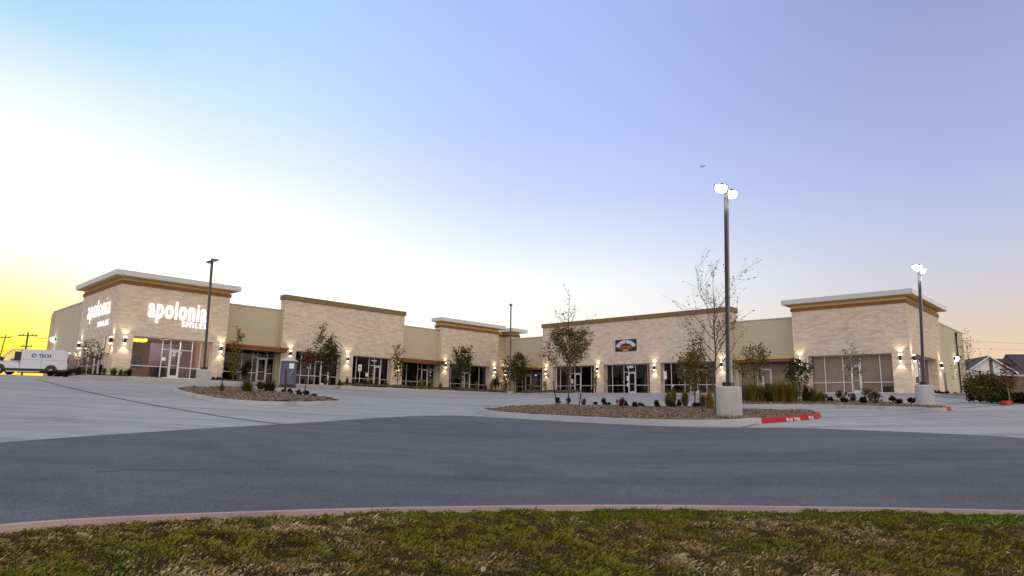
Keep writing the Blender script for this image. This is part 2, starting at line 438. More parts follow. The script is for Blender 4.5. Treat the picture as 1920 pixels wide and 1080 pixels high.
sheet('turf_ground', tpoly, M['turfsoil'], 0, .25, zf=turf_z)
def build_turf(n, seed):
    rs = np.random.RandomState(seed)
    cdv = np.array(cd)
    x = rs.uniform(-6.0, 8.5, n); y = rs.uniform(3.0, 7.2, n)
    order = np.argsort(cdv[2:-2, 0]); ye = np.interp(x, cdv[2:-2, 0][order], cdv[2:-2, 1][order])
    vis = (y < ye + rs.normal(.03, .035, n)) & (np.abs(x) < y * .86 + .4) & (y > 3.6)
    x, y, ye = x[vis], y[vis], ye[vis]; n = len(x)
    d = ye - y
    z = np.array([G(a, b) for a, b in zip(x, y)]) + .045 + turf_bump(x, y)
    pg = vnoise(x, y, .9, 11) * .55 + vnoise(x, y, .28, 12) * .45
    green = np.clip(.02 + 1.5 * (pg - .50) + np.clip(.9 - d * 1.1, 0, .85) * np.clip((x + 3.5) / 4.5, .3, 1), .04, .95)
    isg = rs.rand(n) < green
    dry = vnoise(x, y, .16, 15) * .6 + vnoise(x, y, .055, 16) * .4
    ti = np.where(isg, np.clip(rs.uniform(0, .5, n) - .25 * (dry - .5), 0, .5), np.clip(.66 + .65 * (dry - .48) + .55 * (vnoise(x, y, .7, 17) - .5) + rs.normal(0, .12, n), .40, 1))
    clump = vnoise(x, y, .10, 13)
    keep = rs.rand(n) < np.clip(.20 + 1.9 * (clump - .27), .16, 1)
    L = np.where(isg, rs.uniform(.02, .045, n), rs.uniform(.02, .06, n)) * (.50 + .75 * clump) * np.where(rs.rand(n) < .06, 1.7, 1.0)
    el = np.where(isg, rs.uniform(.35, 1.3, n), rs.uniform(.02, .75, n)); az = rs.uniform(0, 2 * np.pi, n)
    w = rs.uniform(.0025, .0055, n)
    x, y, z, ti, L, el, az, w = [q[keep] for q in (x, y, z, ti, L, el, az, w)]; n = len(x)
    dx, dy = np.cos(az) * np.cos(el), np.sin(az) * np.cos(el); dz = np.sin(el)
    px, py = -np.sin(az), np.cos(az)
    V = np.empty((n, 4, 3), np.float32)
    V[:, 0] = np.stack([x - px * w, y - py * w, z - .008], 1); V[:, 1] = np.stack([x + px * w, y + py * w, z - .008], 1)
    V[:, 2] = np.stack([x + dx * L * .6 + px * w * .8, y + dy * L * .6 + py * w * .8, z + dz * L * .68], 1)
    V[:, 3] = np.stack([x + dx * L, y + dy * L, z + dz * L * .85], 1)
    me = bpy.data.meshes.new('lawn_grass')
    me.vertices.add(n * 4); me.vertices.foreach_set('co', V.ravel())
    me.loops.add(n * 4); me.loops.foreach_set('vertex_index', np.arange(n * 4, dtype=np.int32))
    me.polygons.add(n); me.polygons.foreach_set('loop_start', np.arange(0, n * 4, 4, dtype=np.int32))
    me.polygons.foreach_set('loop_total', np.full(n, 4, np.int32)) if False else None
    me.update(calc_edges=True)
    at = me.attributes.new('tint', 'FLOAT', 'FACE'); at.data.foreach_set('value', ti.astype(np.float32))
    me.materials.append(M['turf'])
    ob = bpy.data.objects.new('lawn_grass', me); COL.objects.link(ob)
    return tag(ob, 'patchy half dry lawn grass in the foreground', 'grass', kind='stuff')
build_turf(900000, 5)

# ------------------------------------------------------------------ islands with kerbs and mulch
def inward(poly, d):
    n = len(poly); out = []
    A = sum(poly[i][0] * poly[(i + 1) % n][1] - poly[(i + 1) % n][0] * poly[i][1] for i in range(n))
    sg = 1 if A > 0 else -1
    for i in range(n):
        a, b = poly[i - 1], poly[(i + 1) % n]
        tx, ty = b[0] - a[0], b[1] - a[1]; l = math.hypot(tx, ty) or 1
        out.append((poly[i][0] - ty / l * d * sg, poly[i][1] + tx / l * d * sg))
    return out
def dense(P, d):
    out = []
    for i, p in enumerate(P):
        q = P[(i + 1) % len(P)]; n = max(1, int(math.hypot(q[0] - p[0], q[1] - p[1]) / d))
        out += [(p[0] + (q[0] - p[0]) * k / n, p[1] + (q[1] - p[1]) * k / n) for k in range(n)]
    return out
def edge_dist(P, x, y):
    best = 1e9
    for i, p in enumerate(P):
        q = P[(i + 1) % len(P)]; dx, dy = q[0] - p[0], q[1] - p[1]; l2 = dx * dx + dy * dy or 1e-9
        t = max(0, min(1, ((x - p[0]) * dx + (y - p[1]) * dy) / l2))
        best = min(best, math.hypot(x - p[0] - t * dx, y - p[1] - t * dy))
    return best
def inside(P, x, y):
    c = False
    for i, p in enumerate(P):
        q = P[i - 1]
        if (p[1] > y) != (q[1] > y) and x < (q[0] - p[0]) * (y - p[1]) / (q[1] - p[1]) + p[0]: c = not c
    return c
def chips(poly, zf, n, seed, size=.05, where='a planting bed'):
    rs = random.Random(seed); m = MB()
    if len(poly) > 60: poly = poly[::4]
    xs = [p[0] for p in poly]; ys = [p[1] for p in poly]
    for _ in range(n):
        x, y = rs.uniform(min(xs), max(xs)), rs.uniform(min(ys), max(ys))
        if not inside(poly, x, y): continue
        z = zf(x, y) + .004; an = rs.uniform(0, 6.28); l = size * rs.uniform(.4, 1.5); w = size * rs.uniform(.15, .4)
        ux, uy = math.cos(an) * l, math.sin(an) * l; vx, vy = -math.sin(an) * w, math.cos(an) * w; t1, t2 = rs.uniform(0, .035), rs.uniform(0, .03)
        m.quad([(x - ux - vx, y - uy - vy, z), (x + ux - vx, y + uy - vy, z + t1), (x + ux + vx, y + uy + vy, z + t1 + t2), (x - ux + vx, y - uy + vy, z + t2)], rs.random())
    if m.f: tag(m.build('mulch_chips', M['chips'], None, fix=False), 'loose wood chips scattered over ' + where, 'mulch', kind='stuff')
def island(poly, red=None, smooth_n=2, h=.15, seed=0, chip=0, chs=.05, where=''):
    P = dense(chaikin(poly, smooth_n), .35)
    T = inward(P, .03); I = inward(P, .17); J = inward(P, .18)
    m = MB(); mr = MB(); n = len(P)
    for i in range(n):
        j = (i + 1) % n
        mid = ((P[i][0] + P[j][0]) / 2, (P[i][1] + P[j][1]) / 2)
        tgt = mr if (red and red(*mid)) else m
        gi, gj = G(*P[i]), G(*P[j])
        for A, B, za, zb in ((P, T, -.05, h - .015), (T, I, h - .015, h), (I, J, h, h - .10)):
            tgt.quad([(A[i][0], A[i][1], gi + za), (A[j][0], A[j][1], gj + za), (B[j][0], B[j][1], gj + zb), (B[i][0], B[i][1], gi + zb)])
    tag(m.build('island_kerb', M['curbc']), kind='structure')
    if mr.f: tag(mr.build('red_kerb', M['red_paint']), kind='structure')
    rs = random.Random(seed)
    def zf(x, y):
        return G(x, y) + h - .04 + float(.09 * vnoise(np.asarray(x + 50.), np.asarray(y + 50.), 1.1, seed + 20) + .07 * vnoise(np.asarray(x + 50.), np.asarray(y + 50.), .33, seed + 21)) - .05
    J = [q for q in J if inside(P, *q) and edge_dist(P, *q) > .14]
    sheet('planting_bed', J, M['mulch'], 0, .4, zf=zf)
    if chip: chips(J, zf, chip, seed + 60, chs, where)
    return P
cis_front = gpts([(896, 772.5), (903, 777), (935, 781.5), (1000, 786), (1100, 792), (1200, 796.5), (1300, 799), (1380, 798.5), (1420, 795), (1480, 791), (1535, 786), (1539, 784)])
cis_back = [(10.9, 23.35), (10.74, 24.2), (10.35, 25.4)] + gpts([(1393, 766), (1340, 764), (1240, 764), (1140, 762), (1052, 759), (990, 760), (940, 763.5), (908, 766.5)], .15)
CIS = island(cis_front + cis_back, lambda x, y: x > 7.55 and (y < 24.5 and x > 7.55) and not (y > 23.2 and x < 10.4), h=.18, seed=1, chip=32000, chs=.028, where='the centre island bed')
lis_front = gpts([(322, 733), (331, 738), (391, 752), (444, 758), (515, 760), (586, 760), (648, 757)])
lis_back = gpts([(641, 750), (568, 740), (515, 732), (440, 725), (364, 722.5), (329, 727)], .15)
LIS = island(lis_front + lis_back, seed=2, chip=14000, chs=.042, where='the left island bed')
ris_front = gpts([(1360, 763), (1394, 764), (1540, 764), (1650, 768), (1770, 772.5), (1787, 770)])
ris_back = gpts([(1779, 763), (1700, 756), (1640, 751), (1560, 748), (1500, 747), (1360, 749)], .15)
RIS = island(ris_front + ris_back, lambda x, y: x > 16.95 and y < 26.9, seed=3, chip=9000, chs=.04, where='the right island bed')
# dark bed along the right hand edge of the lot, with a short red kerb end
rb = gpts([(1742, 742), (1800, 748), (1870, 752.5), (1925, 757), (2000, 764)]) + [(44, 38), (50, 46), (44, 52), (36, 49)]
RB = island(rb, lambda x, y: False, 1, seed=4)
rk = gpts([(1874, 760), (1892, 761), (1904, 757), (1897, 753.5), (1878, 753)])
island(rk, lambda x, y: True, 2, h=.17, seed=5)

# kerb lettering on the red nose
def kerb_text(body, px, py, size, wid, nm='kerb_lettering'):
    p = hitG(px, py); n = len(CIS); best = None
    for i in range(n):
        A, B = CIS[i], CIS[(i + 1) % n]; mx_, my_ = (A[0] + B[0]) / 2, (A[1] + B[1]) / 2
        d = math.hypot(mx_ - p.x, my_ - p.y)
        if best is None or d < best[0]: best = (d, i)
    i = best[1]; A, B = CIS[i - 1], CIS[(i + 2) % n]; C_ = ((CIS[i][0] + CIS[(i + 1) % n][0]) / 2, (CIS[i][1] + CIS[(i + 1) % n][1]) / 2)
    dx, dy = B[0] - A[0], B[1] - A[1]
    if dx * 1.0 + dy * .3 < 0: dx, dy = -dx, -dy
    ang = math.atan2(dy, dx)
    o = text_mesh(nm, body, size, M['white_worn'], .002, .003, 1.0, 'CENTER')
    xs = [v.co.x for v in o.data.vertices]; o.data.transform(Matrix.Diagonal((wid / (max(xs) - min(xs)), 1, 1, 1)))
    o.location = (C_[0] + math.sin(ang) * .022, C_[1] - math.cos(ang) * .022, G(*C_) + .015)
    o.rotation_euler = (R_(80), 0, ang)
    return o
for body, px, py, wd, lab in (('FIRE LANE', 1477, 791.2, .36, 'worn white FIRE LANE lettering on the red kerb nose'),
                          ('NO PARKING', 1501.5, 789.3, .34, 'worn white NO PARKING lettering on the red kerb nose'),
                          ('TOW ZONE', 1523, 787.3, .34, 'worn white TOW ZONE lettering on the red kerb nose')):
    tag(kerb_text(body, px, py, .15, wd), lab, 'lettering', 'lettering on the red kerb')

def strip(name, line, w, mat, off=.009):
    a = offset_line(line, w / 2); b = offset_line(line, -w / 2)
    m = MB()
    L = []
    for i in range(len(line) - 1):
        n = max(1, int(math.hypot(line[i + 1][0] - line[i][0], line[i + 1][1] - line[i][1]) / .75))
        for k in range(n):
            f0, f1 = k / n, (k + 1) / n
            P = lambda l, f: (l[i][0] * (1 - f) + l[i + 1][0] * f, l[i][1] * (1 - f) + l[i + 1][1] * f)
            q = [P(a, f0), P(a, f1), P(b, f1), P(b, f0)]
            m.quad([(x, y, G(x, y) + off) for x, y in q])
    return tag(m.build(name, mat), kind='structure')
strip('pavement_joint', chaikin(gpts([(66, 711), (110, 722), (160, 734), (230, 749), (300, 762), (360, 772), (420, 782), (480, 790), (530, 796)]), 1, False), .10, M['joint'])
strip('pavement_joint', gpts([(1545, 783), (1620, 781), (1700, 777), (1790, 769)]), .045, M['joint'])
strip('pavement_joint', gpts([(1794, 766), (1850, 762), (1880, 759)]), .07, M['joint'])
strip('pavement_joint', gpts([(640, 776), (700, 781), (724, 783)]), .03, M['joint'])
strip('red_line', gpts([(505, 797.4), (560, 795.5), (610, 792.5)]), .10, M['red_line'], .012)
strip('red_line', gpts([(1383, 803), (1402, 799.5), (1422, 794.5)]), .07, M['red_line'], .012)
for i in range(9):
    b = 31.5 + i * 2.75
    strip('parking_stripe', [tuple(wld(b, 52.3, 0)[:2]), tuple(wld(b, 47.4, 0)[:2])], .10, M['stripe'])
for i in range(7):
    a = 33 + i * 2.75
    strip('parking_stripe', [tuple(wld(53.8, a, 0)[:2]), tuple(wld(49, a, 0)[:2])], .10, M['stripe'])
# fine control joints across the slab, cracks and worn tracks
M['sawcut'] = plain('saw_cut_joint', (.19, .175, .165), .9, var=.2)
M['crack'] = plain('road_crack', (.045, .042, .05), .95)
M['track'] = ground_mat('tyre_polish', (.268, .252, .236), .1, .12, fine=40)
for q in range(-22, 52, 6):
    strip('pavement_joint', [tuple(wld(-24, q, 0)[:2]), tuple(wld(min(50, max(-20, q + 30)), q, 0)[:2])] if q > 24 else [tuple(wld(-24, max(q, 24), 0)[:2]), tuple(wld(-10, max(q, 24), 0)[:2])], .016, M['sawcut'], .0045) if q > 24 else None
    if q > 18: strip('pavement_joint', [tuple(wld(q, max(2, 0 if q > 30 else 26), 0)[:2]), tuple(wld(q, 52, 0)[:2])], .016, M['sawcut'], .005)
rc = random.Random(9)
for pts in ([(1175, 874), (1205, 877), (1240, 879), (1262, 878)], [(1258, 846), (1272, 848), (1285, 847)], [(180, 886), (260, 882), (330, 884), (405, 880)], [(1560, 868), (1620, 874), (1700, 872)]):
    w_ = [hitG(*p) for p in pts]; ln_ = []
    for i in range(len(w_) - 1):
        for k in range(6):
            q = w_[i].lerp(w_[i + 1], k / 6); ln_.append((q.x + rc.gauss(0, .02), q.y + rc.gauss(0, .03)))
    strip('road_crack', ln_, .018, M['crack'], .011)
#__BUILDING__
# ------------------------------------------------------------------ the L-shaped retail building
FL, HD = 1.64, 4.70
OFF = (14.47, 54.61, FL)
bld = thing('retail_building', 'L shaped single storey retail centre in pale stone with tan stucco and flat parapets', 'building', wld(*OFF), PHI)
def part(mb, name, mat, parent=None, **k): return mb.build(name, mat, parent or bld, off=OFF, **k)
def fbox(mb, face, base, al0, al1, o0, o1, z0, z1, m=0):
    """box on a facade: 'Y' faces the camera side of the left wing, 'X' of the right wing; o = outward"""
    if face == 'Y': mb.box(al0, al1, base - o1, base - o0, z0, z1, m)
    else: mb.box(base - o1, base - o0, al0, al1, z0, z1, m)
def wall(face, base, al0, al1, top, openings, th=.7, head=HD, name='stone_wall', mat='stone', z0=FL - .5):
    m = MB(); cur = al0
    for a, b in sorted(openings):
        if a > cur: fbox(m, face, base, cur, a, -th, 0, z0, head)
        cur = b
    if cur < al1: fbox(m, face, base, cur, al1, -th, 0, z0, head)
    fbox(m, face, base, al0, al1, -th, 0, head, top)
    return part(m, name, M[mat])
def cornice(parent, x0, x1, y0, y1, zb, zt, ov, back=None):
    """band, stucco frieze and projecting pale fascia round a tower box"""
    m = MB(); m.box(x0 - .07, x1 + .07, y0 - .07, y1 + .07, zb, zb + .27); part(m, 'trim_band', M['brown'], parent)
    m = MB(); m.box(x0 + .004, x1 - .004, y0 + .004, y1 - .004, zb + .27, zt - .40); part(m, 'frieze', M['stucco_warm'], parent)
    m = MB(); yb = y1 + ov if back is None else back; m.box(x0 - ov, x1 + ov, y0 - ov, yb, zt - .40, zt); part(m, 'cornice', M['fascia'], parent, bevel=.02)
    m = MB(); m.box(x0 - ov + .12, x1 + ov - .12, y0 - ov + .12, yb - .12, zt - .425, zt - .40); part(m, 'soffit', M['soffit'], parent)

# tower at the near end of the left wing
T1x0, T1x1, T1y0, T1y1 = 14.47, 22.59, 54.61, 65.0
t1 = MB()
for a, b in ((T1x0, 15.71), (21.57, T1x1)): t1.box(a, b, T1y0, T1y0 + .7, FL - .5, HD)
t1.box(T1x0, T1x1, T1y0, T1y0 + .7, HD, 8.51)
for a, b in ((T1y0 + .7, 55.59), (63.08, T1y1)): t1.box(T1x0, T1x0 + .7, a, b, FL - .5, HD)
t1.box(T1x0, T1x0 + .7, T1y0 + .7, T1y1, HD, 8.51)
t1.box(T1x1 - .7, T1x1, T1y0 + .7, T1y1, FL - .5, 8.51); t1.box(T1x0 + .7, T1x1 - .7, T1y1 - .5, T1y1, FL - .5, 8.51)
tower1 = part(t1, 'stone_tower', M['stone']); cornice(tower1, T1x0, T1x1, T1y0, T1y1, 8.51, 9.45, .62, 65.3)
# block B1 and its neighbours
LLy, LRx = 56.78, 58.57
wall('Y', 56.30, 28.30, 41.80, 9.29, [(29.77, 34.51), (35.83, 40.45)], .75, name='stone_block')
b1 = bld.children[-1]
m = MB(); m.box(28.18, 41.92, 56.18, 57.12, 9.29, 9.74); part(m, 'cap', M['cap'], b1, bevel=.02)
# inside-corner tower T2
T2x0, T2x1, T2y0, T2y1 = 47.0, 55.9, 56.35, 57.5
t2 = MB()
for a, b in ((T2x0, 48.33), (54.61, T2x1)): t2.box(a, b, T2y0, T2y0 + .7, FL - .5, HD)
t2.box(T2x0, T2x1, T2y0, T2y0 + .7, HD, 8.64)
t2.box(T2x0, T2x0 + .7, T2y0 + .7, T2y1, FL - .5, 8.64); t2.box(T2x1 - .7, T2x1, T2y0 + .7, T2y1, FL - .5, 8.64)
tower2 = part(t2, 'stone_tower', M['stone']); cornice(tower2, T2x0, T2x1, T2y0, T2y1, 8.64, 9.66, .62, 57.5)
# the return of that tower on the right wing side
t2b = MB(); t2b.box(55.9, 60.0, 57.9, 60.0, FL - .5, 8.64); t2b.box(58.45, 60.0, 56.75, 57.9, FL - .5, 8.64)
tower2b = part(t2b, 'stone_return', M['stone'])
m = MB(); m.box(58.38, 60.07, 56.68, 57.83, 8.64, 8.91); m.box(56.85, 60.07, 57.83, 60.07, 8.64, 8.91); part(m, 'trim_band', M['brown'], tower2b)
m = MB(); m.box(58.454, 59.996, 56.754, 57.9, 8.91, 9.20); m.box(56.85, 59.996, 57.904, 59.996, 8.91, 9.20); part(m, 'frieze', M['stucco_warm'], tower2b)
m = MB(); m.box(57.82, 60.6, 55.9, 60.6, 9.20, 9.62); part(m, 'cornice', M['fascia'], tower2b, bevel=.02)
# tower T3 at the near end of the right wing
T3x0, T3x1, T3y0, T3y1 = 56.53, 66.95, 12.94, 21.58
t3 = MB()
for a, b in ((T3y0, 14.20), (20.42, T3y1)): t3.box(T3x0, T3x0 + .7, a, b, FL - .5, HD)
t3.box(T3x0, T3x0 + .7, T3y0, T3y1, HD, 8.50)
for a, b in ((T3x0 + .7, 57.55), (64.95, T3x1)): t3.box(a, b, T3y0, T3y0 + .7, FL - .5, HD)
t3.box(T3x0 + .7, T3x1, T3y0, T3y0 + .7, HD, 8.50)
t3.box(T3x0 + .7, T3x1, T3y1 - .7, T3y1, FL - .5, 8.50); t3.box(T3x1 - .5, T3x1, T3y0 + .7, T3y1 - .7, FL - .5, 8.50)
tower3 = part(t3, 'stone_tower', M['stone']); cornice(tower3, T3x0, T3x1, T3y0, T3y1, 8.50, 9.47, .62)
# block B2
wall('X', 57.89, 27.75, 51.0, 9.25, [(43.55, 49.35), (36.55, 42.28), (29.4, 35.29)], 1.3, name='stone_block')
b2 = bld.children[-1]
m = MB(); m.box(57.77, 59.31, 27.63, 51.12, 9.25, 9.70); part(m, 'cap', M['cap'], b2, bevel=.02)
# recessed stucco walls between the stone masses
def stucco(face, base, al0, al1, op, head=4.45):
    m = MB(); cur = al0
    for a, b in op:
        if a > cur: fbox(m, face, base, cur, a, -.5, 0, FL - .5, head)
        cur = b
    if cur < al1: fbox(m, face, base, cur, al1, -.5, 0, FL - .5, head)
    fbox(m, face, base, al0, al1, -.5, 0, head, 8.27)
    w = part(m, 'stucco_wall', M['stucco'])
    c = MB(); fbox(c, face, base, al0, al1, -.55, .05, 8.27, 8.37); part(c, 'coping', M['coping'], w)
    return w
stucco('Y', LLy, T1x1, 28.30, [(22.85, 28.1)]); stucco('Y', LLy, 41.80, T2x0, [(42.05, 46.75)])
stucco('X', LRx, 51.0, 56.75, [(51.3, 56.2)]); stucco('X', LRx, T3y1, 27.75, [(21.9, 27.4)])
# end walls, rear walls, roofs
def plainwall(x0, x1, y0, y1, top=8.17):
    m = MB(); m.box(x0, x1, y0, y1, FL - .6, top); w = part(m, 'stucco_wall', M['stucco'])
    c = MB(); c.box(x0 - .05, x1 + .05, y0 - .05, y1 + .05, top, top + .12); part(c, 'coping', M['coping'], w); return w
plainwall(14.72, 15.22, T1y1, 76.6); plainwall(15.27, 79.4, 76.1, 76.6)
eR = plainwall(T3x1, 78.3, 13.19, 13.69); plainwall(77.8, 78.3, 13.74, 76.05)
m = MB(); m.box(14.60, 15.34, 76.0, 76.72, FL - .6, 8.05); part(m, 'corner_pilaster', M['stucco_warm'])
m = MB(); m.box(15.3, 59.0, 57.9, 76.0, 7.5, 7.6); m.box(59.3, 77.7, 13.8, 76.0, 7.6, 7.7); part(m, 'flat_roof', M['roof'])
# rain leader and scupper on the right end wall
m = MB(); m.box(74.6, 74.85, 13.0, 13.19, 7.55, 7.95); m.box(74.66, 74.78, 13.05, 13.17, 2.2, 7.55); part(m, 'downspout', M['bronze'])
m = MB(); m.box(66.95 + .9, 66.95 + 1.9, 13.12, 13.19, FL, 3.8); dr = part(m, 'service_door', M['bronze'])

# entrance canopies
def canopy(face, base, al0, al1, zt):
    m = MB(); fbox(m, face, base, al0, al1, 0, 1.6, zt - .40, zt - .17); c = part(m, 'canopy', M['brown'])
    m = MB(); fbox(m, face, base, al0 - .06, al1 + .06, 0, 1.68, zt - .17, zt); part(m, 'canopy_rim', M['soffit'] if face == 'X' else M['brown'], c)
    m = MB(); fbox(m, face, base, al0 + .1, al1 - .1, .1, 1.45, zt - .44, zt - .40); part(m, 'canopy_soffit', M['bronze'], c)
    return c
canopy('Y', LLy, hitY(433, 640.5, 55.1)[0], hitY(540.6, 650, 55.1)[0], 4.78)
canopy('Y', LLy, hitY(758, 670, 55.1)[0], hitY(835, 677, 55.1)[0], 4.78)
canopy('X', LRx, hitX(1487.5, 664, 56.9)[0], hitX(1372, 668, 56.9)[0], 4.78)
canopy('X', LRx, hitX(1015.6, 684.4, 57.8)[0], hitX(950, 690, 57.8)[0], 4.78)

# shop fronts
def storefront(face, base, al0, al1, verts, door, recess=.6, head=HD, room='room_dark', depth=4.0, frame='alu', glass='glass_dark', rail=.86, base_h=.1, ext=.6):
    """glazed screen: jamb frame, posts, sill rail, a door with its own leaf; glass pane; the room behind"""
    o = -recess; w = .055; m = MB(); d0, d1 = door
    z0, z1 = FL - .02, head
    fbox(m, face, base, al0, al0 + w, o - .1, o, z0, z1); fbox(m, face, base, al1 - w, al1, o - .1, o, z0, z1)
    fbox(m, face, base, al0 + w, al1 - w, o - .1, o, z1 - w, z1)
    xs = sorted([v for v in verts if al0 + .1 < v < al1 - .1] + [d0, d1])
    for v in xs: fbox(m, face, base, v - w / 2, v + w / 2, o - .1, o, z0, z1 - w)
    edges = [al0 + w] + xs + [al1 - w]
    for i in range(len(edges) - 1):
        a = edges[i] + (w / 2 if i else 0); b = edges[i + 1] - (w / 2 if i < len(edges) - 2 else 0)
        if abs(edges[i] - d0) < 1e-6:
            fbox(m, face, base, a, b, o - .1, o, FL + 2.22, FL + 2.22 + w); continue
        fbox(m, face, base, a, b, o - .1, o, FL + rail, FL + rail + w)
        fbox(m, face, base, a, b, o - .1, o, z0, FL + base_h)
        if min(abs(b + w / 2 - d0), abs(a - w / 2 - d1)) < .01 and (b - a) < 1.3: fbox(m, face, base, a, b, o - .1, o, FL + 2.22, FL + 2.22 + w)
    sf = part(m, 'storefront', M[frame])
    g = MB(); fbox(g, face, base, al0 + .01, al1 - .01, o - .055, o - .048, FL, z1 - .01); part(g, 'pane', M[glass], sf)
    dl = MB(); s = .09; q = o + .012; a, b = d0 + w / 2 + .01, d1 - w / 2 - .01
    fbox(dl, face, base, a, a + s, q - .06, q, FL + .01, FL + 2.2); fbox(dl, face, base, b - s, b, q - .06, q, FL + .01, FL + 2.2)
    fbox(dl, face, base, a + s, b - s, q - .06, q, FL + 2.1, FL + 2.2); fbox(dl, face, base, a + s, b - s, q - .06, q, FL + .01, FL + .26)
    fbox(dl, face, base, a + s, b - s, q - .03, q + .05, FL + 1.0, FL + 1.035)
    part(dl, 'glass_door', M[frame], sf)
    if room is None: return sf
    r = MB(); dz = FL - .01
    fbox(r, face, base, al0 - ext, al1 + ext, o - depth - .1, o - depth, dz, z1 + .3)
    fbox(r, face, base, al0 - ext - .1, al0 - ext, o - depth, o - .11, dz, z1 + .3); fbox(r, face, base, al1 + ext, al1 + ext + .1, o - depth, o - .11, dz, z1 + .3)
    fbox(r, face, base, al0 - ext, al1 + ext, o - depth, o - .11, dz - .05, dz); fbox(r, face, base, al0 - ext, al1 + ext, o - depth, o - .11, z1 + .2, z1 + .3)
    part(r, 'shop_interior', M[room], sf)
    m2 = MB(); fbox(m2, face, base, al0, al1, o - .11, 0, head - .006, head + .03)
    return sf
def LX(px, py, Y): return hitY(px, py, Y)[0]
def RX(px, py, X): return hitX(px, py, X)[0]
G1 = 55.2
s1 = storefront('Y', T1y0, 15.71, 21.57, [LX(302, 660, G1), LX(322, 690, G1) - .0, LX(352, 690, G1), LX(371, 690, G1)][0:1] + [LX(355, 690, G1), LX(371, 690, G1)], (LX(313.5, 690, G1), LX(332.5, 690, G1)), room=None, glass='glass_clear', recess=.35)
s1b = storefront('X', T1x0, 55.59, 63.08, [59.6, 61.4], (57.3, 58.35), room=None, glass='glass_clear', recess=.04)
r = MB(); r.box(15.2, 21.85, 64.3, 64.45, FL, 5.0); r.box(21.86, 21.88, 55.35, 64.3, FL, 5.0); r.box(15.2, 21.85, 55.35, 64.3, FL - .05, FL); r.box(15.2, 21.85, 55.35, 64.3, 5.0, 5.1); part(r, 'shop_interior', M['room_warm'], s1)
r = MB(); r.box(15.2, 16.8, 60.2, 60.35, FL, 5.0); part(r, 'cream_wall', M['room_warm'], s1)
storefront('Y', LLy, 22.85, 28.1, [LX(452, 690, 57.1), LX(472, 690, 57.1), LX(514, 690, 57.1)], (LX(481, 690, 57.1), LX(499, 690, 57.1)), recess=.3, head=4.45, room='room_purple', glass='glass_dark')
storefront('Y', 56.30, 29.77, 34.51, [LX(563, 700, 56.9), LX(590, 700, 56.9)], (LX(600, 700, 56.9), LX(616, 700, 56.9)), room='room_purple')
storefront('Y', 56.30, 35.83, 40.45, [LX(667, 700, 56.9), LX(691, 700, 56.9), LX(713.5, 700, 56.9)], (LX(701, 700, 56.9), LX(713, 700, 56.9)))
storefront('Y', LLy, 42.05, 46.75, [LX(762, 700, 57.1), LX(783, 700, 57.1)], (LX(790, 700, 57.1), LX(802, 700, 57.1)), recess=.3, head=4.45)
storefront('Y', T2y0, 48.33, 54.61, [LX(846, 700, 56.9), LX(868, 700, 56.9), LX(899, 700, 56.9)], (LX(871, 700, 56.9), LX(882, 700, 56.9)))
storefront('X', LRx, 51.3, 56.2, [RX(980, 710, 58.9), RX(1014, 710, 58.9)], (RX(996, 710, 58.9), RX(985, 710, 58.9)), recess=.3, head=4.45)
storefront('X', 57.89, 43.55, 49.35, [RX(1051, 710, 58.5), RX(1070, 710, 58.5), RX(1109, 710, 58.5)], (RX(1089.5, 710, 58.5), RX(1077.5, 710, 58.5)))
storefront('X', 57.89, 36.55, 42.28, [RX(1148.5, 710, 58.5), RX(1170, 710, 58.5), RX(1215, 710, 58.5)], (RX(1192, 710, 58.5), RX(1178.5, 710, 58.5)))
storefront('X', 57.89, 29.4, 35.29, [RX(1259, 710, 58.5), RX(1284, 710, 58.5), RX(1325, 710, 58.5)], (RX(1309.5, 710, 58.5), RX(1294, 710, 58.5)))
storefront('X', LRx, 21.9, 27.4, [RX(1390, 710, 58.9), RX(1421, 710, 58.9), RX(1478, 710, 58.9)], (RX(1447, 710, 58.9), RX(1430, 710, 58.9)), recess=.3, head=4.45, room='paper_tan', depth=.35, frame='alu', glass='glass_clear')
storefront('X', T3x0, 14.20, 20.42, [RX(1547, 700, 57.1), RX(1581, 700, 57.1), RX(1651, 700, 57.1)], (RX(1614, 700, 57.1), RX(1596, 700, 57.1)), room='paper_tan', depth=.35, glass='glass_clear', frame='alu')
storefront('Y', T3y0, 57.55, 64.95, [59.6, 61.6, 63.3], (58.2, 59.25), room='paper_tan', depth=.5, glass='glass_clear')

# what shows through the lit end shop: partitions and a few fittings
m = MB(); m.box(LX(281, 670, 58.5), LX(352, 670, 58.5), 58.6, 58.75, FL, 4.6); m.box(LX(376, 670, 57.5), 21.9, 57.6, 57.75, FL, 4.6); part(m, 'partition_wall', M['room_mauve'], s1)
m = MB(); m.box(LX(284, 660, 57.6), LX(310, 660, 57.6), 57.2, 57.8, FL, FL + 1.05); part(m, 'reception_desk', M['furn'], s1)
m = MB(); m.box(LX(252, 660, 57.6), LX(270, 660, 57.6), 57.7, 58.2, FL + .8, FL + 1.9); part(m, 'wall_cabinet', M['furn'], s1)
for g0, g1 in ((286, 308), (313, 331), (353, 371)):
    m = MB(); m.box(LX(g0, 700, 55.9), LX(g1, 700, 55.9), 55.7, 55.8, FL, FL + .8); part(m, 'base_panel', M['furn'], s1)
def lamp(parent, pos, e, col, kind='POINT', rot=None, size=.1, spot=1.2):
    l = bpy.data.lights.new('lamp_light', kind); l.energy = e; l.color = col; l.shadow_soft_size = size
    if kind == 'SPOT': l.spot_size = spot; l.spot_blend = .6
    o = bpy.data.objects.new('lamp_light', l); COL.objects.link(o); o.parent = parent; o.location = pos
    if rot: o.rotation_euler = rot
    return o
rl = Vector((18.6, 57.0, 4.3)) - Vector(OFF); lamp(bld, rl, 105, (1, .86, .70), size=.3)
